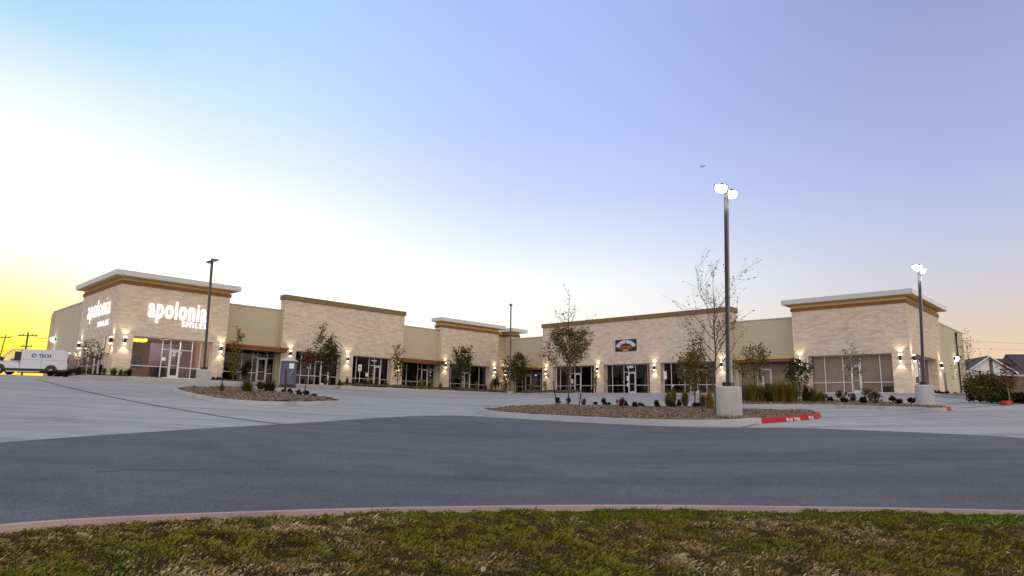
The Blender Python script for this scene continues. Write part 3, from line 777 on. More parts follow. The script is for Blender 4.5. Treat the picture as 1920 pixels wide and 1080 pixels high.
rl = Vector((15.9, 58.4, 4.2)) - Vector(OFF); lamp(bld, rl, 95, (1, .66, .34), size=.15)
proto = None
for i, (px, py) in enumerate(((251, 637), (257, 638), (263, 638), (268, 638.5), (273, 638))):
    b, z = hitY(px, py, 56.2 + .25 * (i % 2))
    lab = 'amber glass pendant lamp glowing inside the left tower shop, ' + ['leftmost', 'second from left', 'middle', 'second from right', 'rightmost'][i] + ' of five'
    if not proto:
        proto = thing('pendant_lamp', lab, 'pendant lamp', wld(b, 56.2, z), PHI, 'amber pendant lamps in the left tower shop')
        mm = MB(); mm.lathe([(.03, .14), (.10, .10), (.13, 0), (.10, -.10), (.03, -.14)][::-1], 12); mm.build('shade', M['em_amber'], proto, smooth=True)
        mm = MB(); mm.tube([(0, 0, .14), (0, 0, .45)], [.01, .01], 5); mm.build('cord', M['bronze'], proto)
    else: dup(proto, wld(b, 56.2 + .25 * (i % 2), z), PHI, lab)
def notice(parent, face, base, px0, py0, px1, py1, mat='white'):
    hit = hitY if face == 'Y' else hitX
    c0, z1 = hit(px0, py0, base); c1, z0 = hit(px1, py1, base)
    m = MB(); fbox(m, face, base, min(c0, c1), max(c0, c1), -.01, 0, z0, z1); return part(m, 'paper_or_glass_patch', M[mat], parent)
SF = {c.name: c for c in bld.children if c.name.startswith('storefront')}
L_ = sorted(SF, key=lambda k: (len(k), k)); sf_ = [SF[k] for k in L_]
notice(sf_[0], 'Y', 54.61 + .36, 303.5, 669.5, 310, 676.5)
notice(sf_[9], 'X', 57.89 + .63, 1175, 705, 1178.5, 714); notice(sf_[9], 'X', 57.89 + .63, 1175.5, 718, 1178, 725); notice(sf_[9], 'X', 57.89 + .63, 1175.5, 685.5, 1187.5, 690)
notice(sf_[10], 'X', 57.89 + .8, 1267, 689, 1283, 701, 'fascia'); notice(sf_[10], 'X', 57.89 + .8, 1268.5, 704, 1280, 708.5, 'fascia'); notice(sf_[10], 'X', 57.89 + .63, 1259.8, 721, 1262.6, 725)  # upper fascia panel: a white reflection in the glass set in as a solid patch
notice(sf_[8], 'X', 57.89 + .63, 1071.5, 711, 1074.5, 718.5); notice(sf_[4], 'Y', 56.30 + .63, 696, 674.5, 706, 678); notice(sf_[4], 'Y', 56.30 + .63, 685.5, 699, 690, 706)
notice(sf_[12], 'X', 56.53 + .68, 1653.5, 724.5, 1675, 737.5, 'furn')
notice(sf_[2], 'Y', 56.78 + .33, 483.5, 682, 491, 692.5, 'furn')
# ------------------------------------------------------------------ walk round the building, beds
def lpoly(pts): return [tuple(wld(b, a, 0)[:2]) for b, a in pts]
def slab(name, pts, z, mat, h=.4, kind='structure'):
    m = MB(); n = len(pts); P = [wld(b, a, 0) for b, a in pts]
    m.quad([(p.x, p.y, z) for p in P])
    for i in range(n):
        j = (i + 1) % n; m.quad([(P[i].x, P[i].y, z - h), (P[j].x, P[j].y, z - h), (P[j].x, P[j].y, z), (P[i].x, P[i].y, z)])
    return tag(m.build(name, mat), kind=kind)
slab('sidewalk', [(12.6, 80), (12.6, 52.9), (56.2, 52.9), (54.7, 51.4), (54.7, 11.2), (80, 11.2), (80, 16), (60, 16), (60, 60), (20, 60), (20, 80)], FL - .02, M['walk'])
def bed(pts, z, seed, chunky=.08, mound=0):
    P = lpoly(pts)
    zz = lambda x, y: z + float(chunky * vnoise(np.asarray(x + 90.), np.asarray(y + 90.), .6, seed)) - .02 + mound * min(1, edge_dist(P, x, y) / .7)
    sheet('planting_bed', P, M['mulch_dark'], 0, .4, zf=zz)
    chips(P, zz, 2500, seed + 5, .09, {41: 'the bed in front of the left wing', 42: 'the bed at the inside corner', 43: 'the bed at the left tower side', 44: 'the bed right of the left tower'}.get(seed, 'the bed along the right end wall'))
def kerbed(pts, z, seed):
    slab('bed_kerb', pts, z - .03, M['curbc'], .4)
    cx = sum(p[0] for p in pts) / len(pts); cy = sum(p[1] for p in pts) / len(pts)
    ins = [(p[0] + (.14 if p[0] < cx else -.14), p[1] + (.14 if p[1] < cy else -.14)) for p in pts]
    bed(ins, z, seed, .12, .26)
kerbed([(32.2, 54.3), (32.2, 52.3), (53.9, 52.3), (53.9, 54.3)], FL, 41)
kerbed([(54.1, 51.6), (54.1, 42.9), (56.2, 42.9), (56.2, 51.6)], FL, 42)
bed([(12.7, 64), (12.7, 53.0), (17.6, 53.0), (17.6, 54.5), (14.3, 54.5), (14.3, 64)], FL + .015, 43)
bed([(21.4, 53.4), (24.8, 53.4), (24.8, 54.5), (21.4, 54.5)], FL + .015, 44)
bed([(65.5, 11.5), (79, 11.5), (79, 12.8), (65.5, 12.8)], FL + .015, 45)

# ------------------------------------------------------------------ wall lights
def make_sconce(label):
    t = thing('wall_sconce', label, 'wall light', (0, 0, 0), 0, 'up and down wall lights on the stone piers')
    m = MB(); m.lathe([(.07, -.20), (.085, -.18), (.085, .18), (.07, .20)], 14, (0, -.17)); m.build('body', M['bronze'], t, smooth=False)
    m = MB(); m.box(-.05, .05, -.10, 0, -.07, .07); m.build('bracket', M['bronze'], t)
    for s in (1, -1):
        m = MB(); m.lathe([(.066, .20 * s), (.066, .215 * s), (.05, .26 * s), (.01, .275 * s)] if s > 0 else [(.01, -.275), (.05, -.26), (.066, -.215), (.066, -.20)], 14, (0, -.17))
        m.build('lens', M['em_warm'], t, smooth=True)
        o = lamp(t, (0, -.19, .30 * s), SCE, (1, .87, .62), 'SPOT', (R_(180) if s > 0 else 0, 0, 0), .03, 1.7)
    return t
SCE = 42
SC = [('Y', 54.61, 233.6, 638.5, 'on the tower corner pier left of the lit shop window'),
      ('Y', 54.61, 413.5, 654, 'on the stone pier right of the left tower shop window'),
      ('X', 14.47, 212, 638, 'beside the lit side opening of the left tower, near its corner'),
      ('X', 14.47, 151.5, 648, 'at the rear edge of the left tower side wall'),
      ('Y', 56.30, 543.5, 663, 'above the blue portable toilet on the stone block'),
      ('Y', 56.30, 651, 673, 'on the narrow pier between two shop windows of the left stone block'),
      ('Y', 56.30, 746, 683, 'behind the narrow upright tree ending the left stone block'),
      ('Y', 56.35, 834.5, 685, 'on the pier just right of the second brown canopy'),
      ('Y', 56.35, 926.3, 694, 'on the last stone pier before the inside corner of the building'),
      ('X', 58.45, 949, 699, 'on the stone return in the inside corner of the building'),
      ('X', 57.89, 1024.5, 697, 'behind the yellow shrub at the left end of the long stone block'),
      ('X', 57.89, 1121, 691.5, 'on the pier left of the shop door below the black sign'),
      ('X', 57.89, 1228, 689.5, 'on the pier right of the shop door below the black sign'),
      ('X', 57.89, 1354, 684, 'behind the bare tree at the right end of the long stone block'),
      ('X', 56.53, 1500.8, 678, 'on the left pier of the right hand tower'),
      ('X', 56.53, 1688.8, 671.5, 'on the right pier of the right hand tower front'),
      ('Y', 12.94, 1709.5, 671.5, 'on the side wall of the right hand tower near its corner'),
      ('Y', 12.94, 1762, 685.5, 'at the rear edge of the right hand tower side wall')]
sp = None
for face, base, px, py, w in SC:
    if face == 'Y': b, z = hitY(px, py, base); p = wld(b, base, z); rz = PHI
    else: a, z = hitX(px, py, base); p = wld(base, a, z); rz = PHI - math.pi / 2
    lab = 'bronze wall light ' + w
    if sp is None: sp = make_sconce(lab); sp.location = p; sp.rotation_euler = (0, 0, rz)
    else: dup(sp, p, rz, lab)
def wall_pack(label, p, rz):
    t = thing('wall_pack_light', label, 'wall light', p, rz, 'white flood lights on the end walls')
    m = MB(); m.box(-.2, .2, -.16, 0, -.13, .16); m.build('housing', M['bronze'], t, bevel=.02)
    m = MB(); m.lathe([(.05, -.21), (.16, -.14), (.21, 0), (.16, .14), (.05, .21)], 20, (0, -.20)); m.build('lens', M['em_white'], t, smooth=True)
    lamp(t, (0, -.5, -.15), 60, (.85, .93, 1), 'SPOT', (R_(-12), 0, 0), .1, 2.0)
a, z = hitX(103.5, 637, 14.72); wall_pack('round white flood light on the far left stucco end wall above the van', wld(14.72, a, z), PHI - math.pi / 2)
b, z = hitY(1789.5, 673, 13.19); wall_pack('round white flood light on the right stucco end wall beside the downspout', wld(b, 13.19, z), PHI)

# ------------------------------------------------------------------ signs on the walls
def place_on(o, face, base, px, py, out, parent):
    if face == 'Y': b, z = hitY(px, py, base); o.location = (0, 0, 0); return wld(b, base - out, z)
    a, z = hitX(px, py, base); return wld(base - out, a, z)
def letter_sign(label, face, base, p0, p1, q0, q1, hgt):
    """p0,p1: left and right end of the big word on its baseline; q0,q1: the small word"""
    hit = hitY if face == 'Y' else hitX
    x0, z0 = hit(*p0, base); x1, z1 = hit(*p1, base); s0, w0 = hit(*q0, base); s1_, w1 = hit(*q1, base)
    rz = PHI if face == 'Y' else PHI - math.pi / 2
    pos = wld(x0, base - .03, (z0 + z1) / 2) if face == 'Y' else wld(base - .03, x0, (z0 + z1) / 2)
    t = thing('channel_letter_sign', label, 'shop sign', pos, rz, 'white lit wall signs of the corner shop')
    for body, dx, dz, wid, h, bold in (('apolonia', 0, 0, abs(x1 - x0), hgt, .045), ('SMILES', abs(s0 - x0), (w0 + w1) / 2 - (z0 + z1) / 2, abs(s1_ - s0), abs(w0 - w0) + .42, .03)):
        o = text_mesh('lettering', body, 1.0, M['em_sign'], .06 if face == 'Y' else .015, (.014 if face == 'Y' else -.008) if body == 'apolonia' else -.004, 1.0, 'LEFT', 1.14 if body == 'apolonia' else 1.3)
        if body == 'apolonia':
            for v in o.data.vertices:            # tall lower case: stretch the x-height zone toward the ascender line
                y = v.co.y; v.co.y = y * 1.22 if 0 < y <= .56 else (y if y <= 0 else .683 + (y - .56) * .45)
        xs = [v.co.x for v in o.data.vertices]; ys = [v.co.y for v in o.data.vertices]
        if body == 'apolonia': hh = hgt / (max(ys) - 0)
        else: hh = h / (max(ys) - min(ys))
        k = wid / (max(xs) - min(xs)); mn = min(xs)
        o.data.transform(Matrix.Diagonal((k, hh, 1, 1)) @ Matrix.Translation((-mn, 0, 0)))
        o.parent = t; o.location = (dx, -.06, dz); o.rotation_euler = (R_(90), 0, 0)
letter_sign('large white lit sign reading apolonia SMILES on the front of the left tower', 'Y', T1y0, (276.5, 593.5), (385.5, 604.5), (340, 612.5), (385.5, 618), 1.34)
letter_sign('white lit sign reading apolonia SMILES on the side wall of the left tower', 'X', T1x0, (165.5, 599.5), (207, 588.5), (184.5, 613.5), (204.5, 609.5), 1.34)
# black banner sign over the right wing shop door
a0, zb = hitX(1154.3, 659, 57.89); a1, zt = hitX(1193.5, 635.5, 57.89)
W_, H_ = abs(a0 - a1), 1.24
t = thing('banner_sign', 'black wall sign with pale arch and orange lettering above a shop door', 'shop sign', wld(57.89, (a0 + a1) / 2, 6.02), PHI - math.pi / 2)
m = MB(); m.box(-W_ / 2, W_ / 2, -.05, 0, 0, H_); m.build('sign_panel', M['sign_black'], t)
def arc_poly(cx, cz, r0, r1, a0, a1, n=14, sx=1):
    return [(cx + sx * r1 * math.cos(a0 + (a1 - a0) * i / n), cz + r1 * math.sin(a0 + (a1 - a0) * i / n)) for i in range(n + 1)] + [(cx + sx * r0 * math.cos(a1 + (a0 - a1) * i / n), cz + r0 * math.sin(a1 + (a0 - a1) * i / n)) for i in range(n + 1)]
rr = H_ * .93
for lo, hi in ((R_(91.5), R_(153)), (R_(27), R_(88.5))):
    m = MB(); m.prism(arc_poly(0, .03, rr * .70, rr, lo, hi, 14, W_ * .5 / rr * 1.08), 'y', -.058, -.05); m.build('pale_arch', M['sign_arc'], t)
m = MB(); m.prism([(x, z) for x, z in arc_poly(0, .02, .02, rr * .64, R_(8), R_(172), 16, W_ * .5 / rr * 1.1)], 'y', -.054, -.05); m.build('maroon_field', M['sign_red'], t)
o = text_mesh('lettering', 'LION TOPS', .40, M['sign_orange'], .006, .008, 1.0, 'CENTER'); xs = [v.co.x for v in o.data.vertices]
k = W_ * .60 / (max(xs) - min(xs)); o.data.transform(Matrix.Diagonal((k, 1, 1, 1))); o.parent = t; o.location = (-.06, -.062, .26); o.rotation_euler = (R_(90), 0, 0)
m = MB(); m.box(-.34, .26, -.06, -.05, .06, .17); m.build('pale_strip', M['sign_pink'], t)
#__OBJECTS__
# ------------------------------------------------------------------ pole lights
def bed_z(x, y): return G(x, y) + .10
def pole_light(label, px, pxt, py_base_top, py_base, D, py_top, lit, hb, rb=.40, stone=False, az=PHI, r=.062):
    p = at_depth(px, py_base, D); top = at_depth(pxt, py_top, D); zt = top.z; zb = G(p.x, p.y) - .1
    d = ray(px, py_base_top); zc = d.z * D / d.y
    t = thing('pole_light', label, 'street lamp', (p.x, p.y, zb), az, 'parking lot pole lights')
    h = zc - zb
    m = MB(); m.lathe([(rb, 0), (rb, h - .05), (rb - .02, h - .015), (rb - .06, h)], 32); m.build('concrete_base', M['basec'], t, smooth=False)
    m = MB(); m.box(-.15, .15, -.15, .15, h, h + .14); m.build('base_cover', M['black'], t, bevel=.015)
    H = zt - zb; lv = Vector((top.x - p.x, 0, 0)); lv.rotate(Quaternion((0, 0, 1), -az)); ax = Vector((0, 0, 1)).cross(lv)
    TL = Matrix.Translation((0, 0, h)) @ Matrix.Rotation(math.atan2(lv.length, H - h), 4, ax.normalized() if ax.length > 1e-6 else Vector((1, 0, 0))) @ Matrix.Translation((0, 0, -h))
    m = MB(); m.box(-r, r, -r, r, h + .14, H); m.box(-r * .7, r * .7, -r * .7, r * .7, H, H + .05); m.build('pole', M['pole'], t, bevel=.01).matrix_local = TL
    for s in (-1, 1):
        m = MB(); m.prism([(s * r, H - .30), (s * r, H - .12), (s * .16, H - .10), (s * .16, H - .16)], 'y', -.035, .035); m.build('arm', M['pole'], t).matrix_local = TL
        hd = MB(); hd.box(s * .12, s * .60, -.16, .16, H - .15, H - .08); ho = hd.build('lamp_head', M['pole'], t, bevel=.02); ho.matrix_local = TL
        l = MB(); l.lathe([(.05, -.135), (.17, -.10), (.235, -.02), (.24, .03)], 20, (0, 0)); lo = l.build('lens', M['em_white'] if lit else M['fascia'], ho, smooth=True)
        lo.location = (s * .37, 0, H - .16); lo.scale = (1.12, .80, 1.25) if lit else (.85, .6, .3)
        if lit: lamp(t, TL @ Vector((s * .37, 0, H - .60)), 16, (.86, .93, 1), 'POINT', None, .2)
    return t
pole_light('tallest pole light with two glowing heads on a concrete drum in the centre island', 1368, 1361.5, 725, 781, 21.7, 349, True, .9, .405)
pole_light('unlit dark pole light on the left island in front of the left tower', 379, 398, 693, 725, 38.8, 486, False, .9, .39, az=PHI + math.pi / 2)
pole_light('lit pole light with two glowing heads in front of the right hand tower', 1735.5, 1723, 722, 756, 30.65, 497, True, .9, .38)
pm = pole_light('plain dark pole light rising behind trees at the inside corner of the building', 956, 958, 733, 736, 74, 570, False, .2, .26, r=.07, az=R_(84))

VANCL = []
def mpp(p): return Vector(p).dot(AF) / F       # metres per photo pixel at a point
# ------------------------------------------------------------------ delivery van
yaw = R_(15); rw = at_depth(103, 704.5, 53.5)
vx = rw.x - 1.75 * math.cos(yaw); vy = rw.y - 1.75 * math.sin(yaw); VW = 1.0
van = thing('delivery_van', 'white high sided delivery van with TECH lettering parked beside the left end of the building', 'van', (vx, vy, rw.z), yaw)
def Vb(mb, n, mat, par=None, **k): return mb.build(n, mat, par or van, **k)
m = MB()
m.prism([(-.42, .42), (2.86, .42), (2.88, 1.05), (2.82, 1.70), (2.66, 1.93), (2.4, 1.98), (-.9, 1.98), (-1.02, 1.93), (-.42, 1.86)], 'y', -VW, VW)
m.prism([(-2.78, .42), (-.42, .42), (-.42, 1.06), (-1.92, 1.04), (-2.45, .98), (-2.72, .84)], 'y', -VW, VW)
Vb(m, 'body', M['vanwhite'], bevel=.05)
for s in (-1, 1):
    y0, y1 = (-VW, -VW + .06) if s < 0 else (VW - .06, VW)
    m = MB(); m.prism([(-2.02, 1.04), (-1.90, 1.04), (-1.02, 1.86), (-.93, 1.97), (-1.10, 1.93)], 'y', y0, y1); Vb(m, 'windscreen_pillar', M['vanwhite'])
    m = MB(); m.prism([(-1.90, 1.05), (-.43, 1.055), (-.43, 1.80), (-1.06, 1.80)], 'y', y0 + .024, y0 + .03); Vb(m, 'side_window', M['glass_van'])
    m = MB(); m.prism([(-1.86, 1.05), (-1.60, 1.05), (-1.45, 1.36)], 'y', y0 + .005, y0 + .022); m.box(-.86, -.80, y0 + .005, y0 + .022, 1.06, 1.80); m.box(-.80, -.43, y0 + .008, y0 + .02, 1.06, 1.78); Vb(m, 'window_trim', M['black'])
    for x in (-1.80, 1.75):
        w = MB(); c = []
        w.lathe([(.20, -.10), (.33, -.10), (.35, -.07), (.35, .07), (.33, .10), (.20, .10)], 24)
        wo = Vb(w, 'wheel', M['rubber'], smooth=False); wo.location = (x, s * (VW - .10), .35); wo.rotation_euler = (R_(90), 0, 0)
        h = MB(); h.lathe([(.05, -.115), (.12, -.11), (.20, -.09), (.215, -.06), (.215, .06), (.20, .09), (.12, .11), (.05, .115)], 20); h.build('rim', M['steel'], wo)
        a = MB(); a.prism([(x + .44 * math.cos(R_(q)), .38 + .42 * math.sin(R_(q))) for q in range(0, 181, 15)], 'y', s * (VW - .12), s * (VW + .008)); Vb(a, 'wheel_arch', M['black'])
    m = MB(); m.box(-1.38, 1.33, s * (VW - .1), s * (VW + .012), .30, .48); Vb(m, 'side_cladding', M['black'])
    m = MB(); m.box(-1.28, 1.0, s * (VW - .05), s * (VW + .07), .19, .27); Vb(m, 'side_step', M['fascia'], bevel=.01)
    m = MB(); m.prism([(-.66, .94), (-.44, .94), (-.44, .99), (-.66, .985)], 'y', s * VW, s * (VW + .03)); Vb(m, 'door_handle', M['black'])
    m = MB(); m.box(2.80, 2.885, s * (VW - .14), s * (VW + .006), .98, 1.40); Vb(m, 'tail_light', M['red_lens'])
    m = MB(); m.box(-1.72, -1.62, s * (VW + .02), s * (VW + .2), 1.02, 1.32); Vb(m, 'wing_mirror', M['black'], bevel=.02)
m = MB()
for x0, x1, z0, z1 in ((-.425, -.405, .5, 1.9), (1.02, 1.035, .5, 1.86), (-.40, 2.78, 1.16, 1.172), (-1.95, -.42, .985, .993)): m.box(x0, x1, -VW - .004, -VW + .01, z0, z1)
Vb(m, 'panel_seam', M['furn'])
m = MB(); m.quad([(-1.95, -VW + .05, 1.05), (-1.95, VW - .05, 1.05), (-1.04, VW - .05, 1.90), (-1.04, -VW + .05, 1.90)]); Vb(m, 'windscreen', M['glass_van'])
m = MB(); m.box(-2.82, 2.9, -VW + .02, VW - .02, .26, .42); m.box(2.88, 2.98, -VW + .02, VW - .02, .40, .56); Vb(m, 'bumper', M['black'])
m = MB(); m.box(-1.2, -.75, -.75, -.25, .9, 1.2); m.box(-.85, -.72, -.75, -.25, 1.2, 1.52); m.box(-.83, -.74, -.62, -.38, 1.52, 1.68); Vb(m, 'front_seat', M['furn'])
m = MB(); m.box(-2.79, -2.74, -.9, -.55, .72, .9); m.box(-2.79, -2.74, .55, .9, .72, .9); Vb(m, 'headlight', M['steel'])
m = MB(); m.prism(arc_poly(.46, 1.50, .085, .165, 0, 2 * math.pi, 28), 'y', -VW - .008, -VW + .002); m.prism([(.38, 1.44), (.46, 1.585), (.54, 1.53), (.50, 1.60), (.36, 1.56)], 'y', -VW - .006, -VW + .002); Vb(m, 'round_logo', M['blue_logo'])
o = text_mesh('lettering', 'TECH', .36, M['navy_logo'], .004, .012, 1.0); xs = [v.co.x for v in o.data.vertices]
o.data.transform(Matrix.Diagonal((.84 / (max(xs) - min(xs)), 1, 1, 1))); o.parent = van; o.location = (.80, -VW - .006, 1.37); o.rotation_euler = (R_(90), 0, 0)

for i, (px, h, w_) in enumerate(((94, 17, 16), (108, 14, 18), (122, 15, 18))):
    p = at_depth(px, 707, 49.5); s_ = mpp(p)
    VANCL.append((p, h * s_, w_ * s_, i))
# ------------------------------------------------------------------ portable toilet
p = at_depth(539, 725.5, 54.6); zt_ = G(p.x, p.y)
t = thing('portable_toilet', 'slate blue portable toilet with a pale peaked roof and white notice', 'portable toilet', (p.x, p.y, zt_), PHI - R_(32))
m = MB(); m.box(-.60, .60, -.60, .60, .16, 2.10); m.build('cabin', M['toilet'], t, bevel=.03)
m = MB(); m.prism([(-.68, 2.10), (.68, 2.10), (.66, 2.16), (0, 2.40), (-.66, 2.16)], 'y', -.68, .68); m.build('roof', M['toilet_roof'], t, bevel=.01)
m = MB(); m.box(-.62, .62, -.62, .62, 0, .15); m.build('skid_base', M['black'], t)
m = MB(); m.box(-.46, .46, -.63, -.602, .22, 2.0); d = m.build('door', M['toilet'], t)
m = MB(); m.box(.06, .44, -.642, -.632, 1.50, 1.92); m.build('notice', M['white'], d)
m = MB(); m.tube([(.40, -.637, 1.42), (.10, -.637, .92)], [.014, .014], 4); m.build('scratch_mark', M['toilet_roof'], d)

# ------------------------------------------------------------------ parking signs on posts
def park_sign(label, px, py_top, py_bot, D, w=.30, h=.46):
    p = at_depth(px, py_bot, D); zt = at_depth(px, py_top, D).z; z0 = p.z - .1
    t = thing('parking_sign', label, 'parking sign', (p.x, p.y, z0), 0, 'small white parking signs by the shop fronts')
    m = MB(); m.tube([(0, 0, 0), (0, 0, zt - z0 - .05)], [.03, .03], 6); m.build('post', M['steel'], t)
    m = MB(); m.box(-w / 2, w / 2, -.045, -.032, zt - z0 - h, zt - z0); m.build('sign_plate', M['white'], t, bevel=.004)
    m = MB(); m.prism(arc_poly(0, zt - z0 - h * .45, .0, .07, 0, 6.28, 12), 'y', -.049, -.046); m.build('blue_symbol', M['blue_logo'], t)
park_sign('white parking sign before the dark right hand shop window of the left block', 673.5, 683.5, 714, 63, .34, .62)
park_sign('white parking sign on a post before the left shop window of the left block', 577.5, 682, 717, 61, .34, .50)
park_sign('white parking sign left of the window behind the bushy low green tree', 1247, 696, 712, 66, .30, .78)

# ------------------------------------------------------------------ plants
def leaf_quads(mb, p, n, spread, size, rnd, tint=(0, 1), flat=.5, up=0):
    for _ in range(n):
        q = Vector(p) + Vector((rnd.gauss(0, spread), rnd.gauss(0, spread), rnd.gauss(0, spread) + up))
        a = Vector((rnd.uniform(-1, 1), rnd.uniform(-1, 1), rnd.uniform(-flat, flat)))
        if a.length < .1: a = Vector((1, 0, 0))
        a.normalize(); b = a.cross(Vector((rnd.uniform(-1, 1), rnd.uniform(-1, 1), rnd.uniform(.2, 1)))); 
        if b.length < .05: continue
        b.normalize(); s = size * rnd.uniform(.6, 1.3)
        mb.quad([q - a * s * .9, q - b * s * .42, q + a * s * .9, q + b * s * .42], rnd.uniform(*tint))
def grow(wood, leaves, p, d, length, r, depth, rnd, P):
    """one limb with side shoots"""
    n = 5; pts = [Vector(p)]; rad = [r]; dirn = Vector(d).normalized()
    for i in range(n):
        dirn = (dirn + Vector((rnd.gauss(0, P['wob']), rnd.gauss(0, P['wob']), rnd.gauss(0, P['wob']) + P['lift'])) ).normalized()
        pts.append(pts[-1] + dirn * length / n); rad.append(max(.0035, r * (1 - (i + 1) / n * .75)))
    wood.tube(pts, rad, 5 if r > .012 else 3, cap=False)
    if leaves is not None and depth <= P['leafdepth']:
        for q in pts[1:]:
            if q.z < P.get('top', 99) :
                leaf_quads(leaves, q, int(P['lpn'] * rnd.uniform(.4, 1.6)), P['lsp'], P['ls'], rnd, P['tint'])
            elif rnd.random() < P.get('sparse', .3): leaf_quads(leaves, q, 1, .03, P['ls'], rnd, P['tint'])
    if depth > 0:
        for k in range(P['kids']):
            f = rnd.uniform(.25, .95); i = min(n - 1, int(f * n)); q = pts[i].lerp(pts[i + 1], f * n - i)
            sd = Vector((rnd.gauss(0, 1), rnd.gauss(0, 1), rnd.gauss(.1, .6))).normalized()
            nd = (dirn * .9 + sd * P['open']).normalized()
            grow(wood, leaves, q, nd, length * rnd.uniform(.35, .62), rad[i] * .55, depth - 1, rnd, P)
def tree(name, label, cat, pos, h, seed, trunk_r=.035, fork=.3, nl=9, limb=.42, spread=.8, depth=2, kids=4, lpn=2, ls=.05, lsp=.06, leaf='leaf_olive', bark='bark', lift=.06, wob=.10, opn=.75, leafdepth=1, tint=(0, 1), top=99, sparse=.3, group=None, lean=0, tip=.35, trunk_k=7):
    rnd = random.Random(seed); t = thing(name, label, cat, pos, rnd.uniform(0, 6.28), group)
    P = dict(wob=wob, lift=lift, leafdepth=leafdepth, lpn=lpn, lsp=lsp, ls=ls, kids=kids, open=opn, tint=tint, top=top * h if top < 2 else 99, sparse=sparse)
    wood = MB(); leaves = MB(); n = 8; pts = []; rad = []
    x = y = 0
    for i in range(n + 1):
        f = i / n; pts.append(Vector((x, y, h * .82 * f - (.15 if i == 0 else 0)))); rad.append(max(.006, trunk_r * (1 - .75 * f)))
        x += rnd.gauss(lean * h / n, h * .008); y += rnd.gauss(0, h * .008)
    wood.tube(pts, rad, trunk_k, cap=False)
    grow(wood, leaves, pts[-1], (rnd.gauss(0, .1), rnd.gauss(0, .1), 1), h * .2, rad[-1], max(0, depth - 1), rnd, P)
    for i in range(nl):
        f = fork + (1 - fork) * (i + rnd.uniform(0, .8)) / nl * .93; k = min(n - 1, int(f * n)); q = pts[k].lerp(pts[k + 1], f * n - k)
        an = i * 2.4 + rnd.uniform(-.5, .5); el = spread
        d = (math.cos(an) * el, math.sin(an) * el, rnd.uniform(.45, .9))
        L = h * limb * (1 - tip * 2 * max(0, f - .5)) * rnd.uniform(.75, 1.15)
        grow(wood, leaves, q, d, L, max(.006, rad[k] * .6), depth - 1, rnd, P)
    wood.build('trunk', M[bark], t, fix=False)
    if leaves.f: leaves.build('crown', M[leaf], t, fix=False)
    return t
def shrub(name, label, cat, pos, h, w, seed, leaf='leaf_dark', n=240, ls=.04, group=None, tint=(0, 1), lift=.45, stems=9, low=False):
    rnd = random.Random(seed); t = thing(name, label, cat, pos, rnd.uniform(0, 6.28), group)
    lv = MB(); wd = MB()
    lobes = [(rnd.gauss(0, w * .17), rnd.gauss(0, w * .17), h * rnd.uniform(.25, .72), rnd.uniform(.5, 1)) for _ in range(9)]
    if low: lobes = [(rnd.gauss(0, w * .24), rnd.gauss(0, w * .2), h * rnd.uniform(.12, .72), rnd.uniform(.6, 1)) for _ in range(22)]
    for x, y, z, s in lobes:
        wd.tube([(0, 0, -.05), (x * .6, y * .6, z * .6), (x, y, z)], [.012 + h * .01, .008, .004], 4, cap=False)
    for _ in range(n):
        x, y, z, s = rnd.choice(lobes)
        u = Vector((rnd.gauss(0, 1), rnd.gauss(0, 1), rnd.gauss(0, 1))).normalized() * (rnd.random() ** .45)
        q = (x + u.x * w * .26 * s, y + u.y * w * .26 * s, max(.01, z + u.z * h * .30 * s))
        leaf_quads(lv, q, 1, .01, ls, rnd, tint, .8)
    wd.build('stems', M['bark'], t, fix=False); lv.build('foliage', M[leaf], t, fix=False)
    return t
def clump(name, label, cat, pos, h, w, seed, mat='grassclump', n=160, group=None, bw=.010, tint=(0, 1), arch=.6):
    rnd = random.Random(seed); 
    m = MB()
    lean = rnd.uniform(0, 6.28)
    for _ in range(n):
        an = rnd.uniform(0, 6.28); r0 = w * .13 * math.sqrt(rnd.random()); q = rnd.random() ** .8
        out = w * .70 * q * (1 + .25 * math.cos(an - lean)); L = h * rnd.uniform(.55, 1.12) * (1 - .42 * q * q)
        b = Vector((math.cos(an) * r0, math.sin(an) * r0, -.02)); dx, dy = math.cos(an), math.sin(an); px, py = -dy * bw, dx * bw
        side = Vector((-dy, dx, 0)) * rnd.gauss(0, w * .08)
        P = [b, b + Vector((dx * out * .30, dy * out * .30, L * .70)) + side * .4, b + Vector((dx * out, dy * out, L * (1 - .25 * q * rnd.random()))) + side]
        ti = rnd.uniform(*tint); ww = Vector((px, py, 0))
        m.quad([P[0] - ww, P[0] + ww, P[1] + ww * .7, P[1] - ww * .7], ti * .7)
        m.quad([P[1] - ww * .7, P[1] + ww * .7, P[2]], min(1, ti * 1.15))
    o = m.build(name, M[mat], None, fix=False); o.location = pos; return tag(o, label, cat, group)
def gp(px, py, off=.10):
    p = hitG(px, py, off); return Vector((p.x, p.y, G(p.x, p.y) + off - .02))
def wp(px, py, off_wall, face, base, z=FL):
    """a point of the bed in front of a facade, under pixel column px"""
    if face == 'Y': b = hitY(px, py, base - off_wall)[0]; return wld(b, base - off_wall, z)
    a = hitX(px, py, base - off_wall)[0]; return wld(base - off_wall, a, z)
def mpp(p): return Vector(p).dot(AF) / F       # metres per photo pixel at a point

def hpx(p, n): return n * mpp(p)
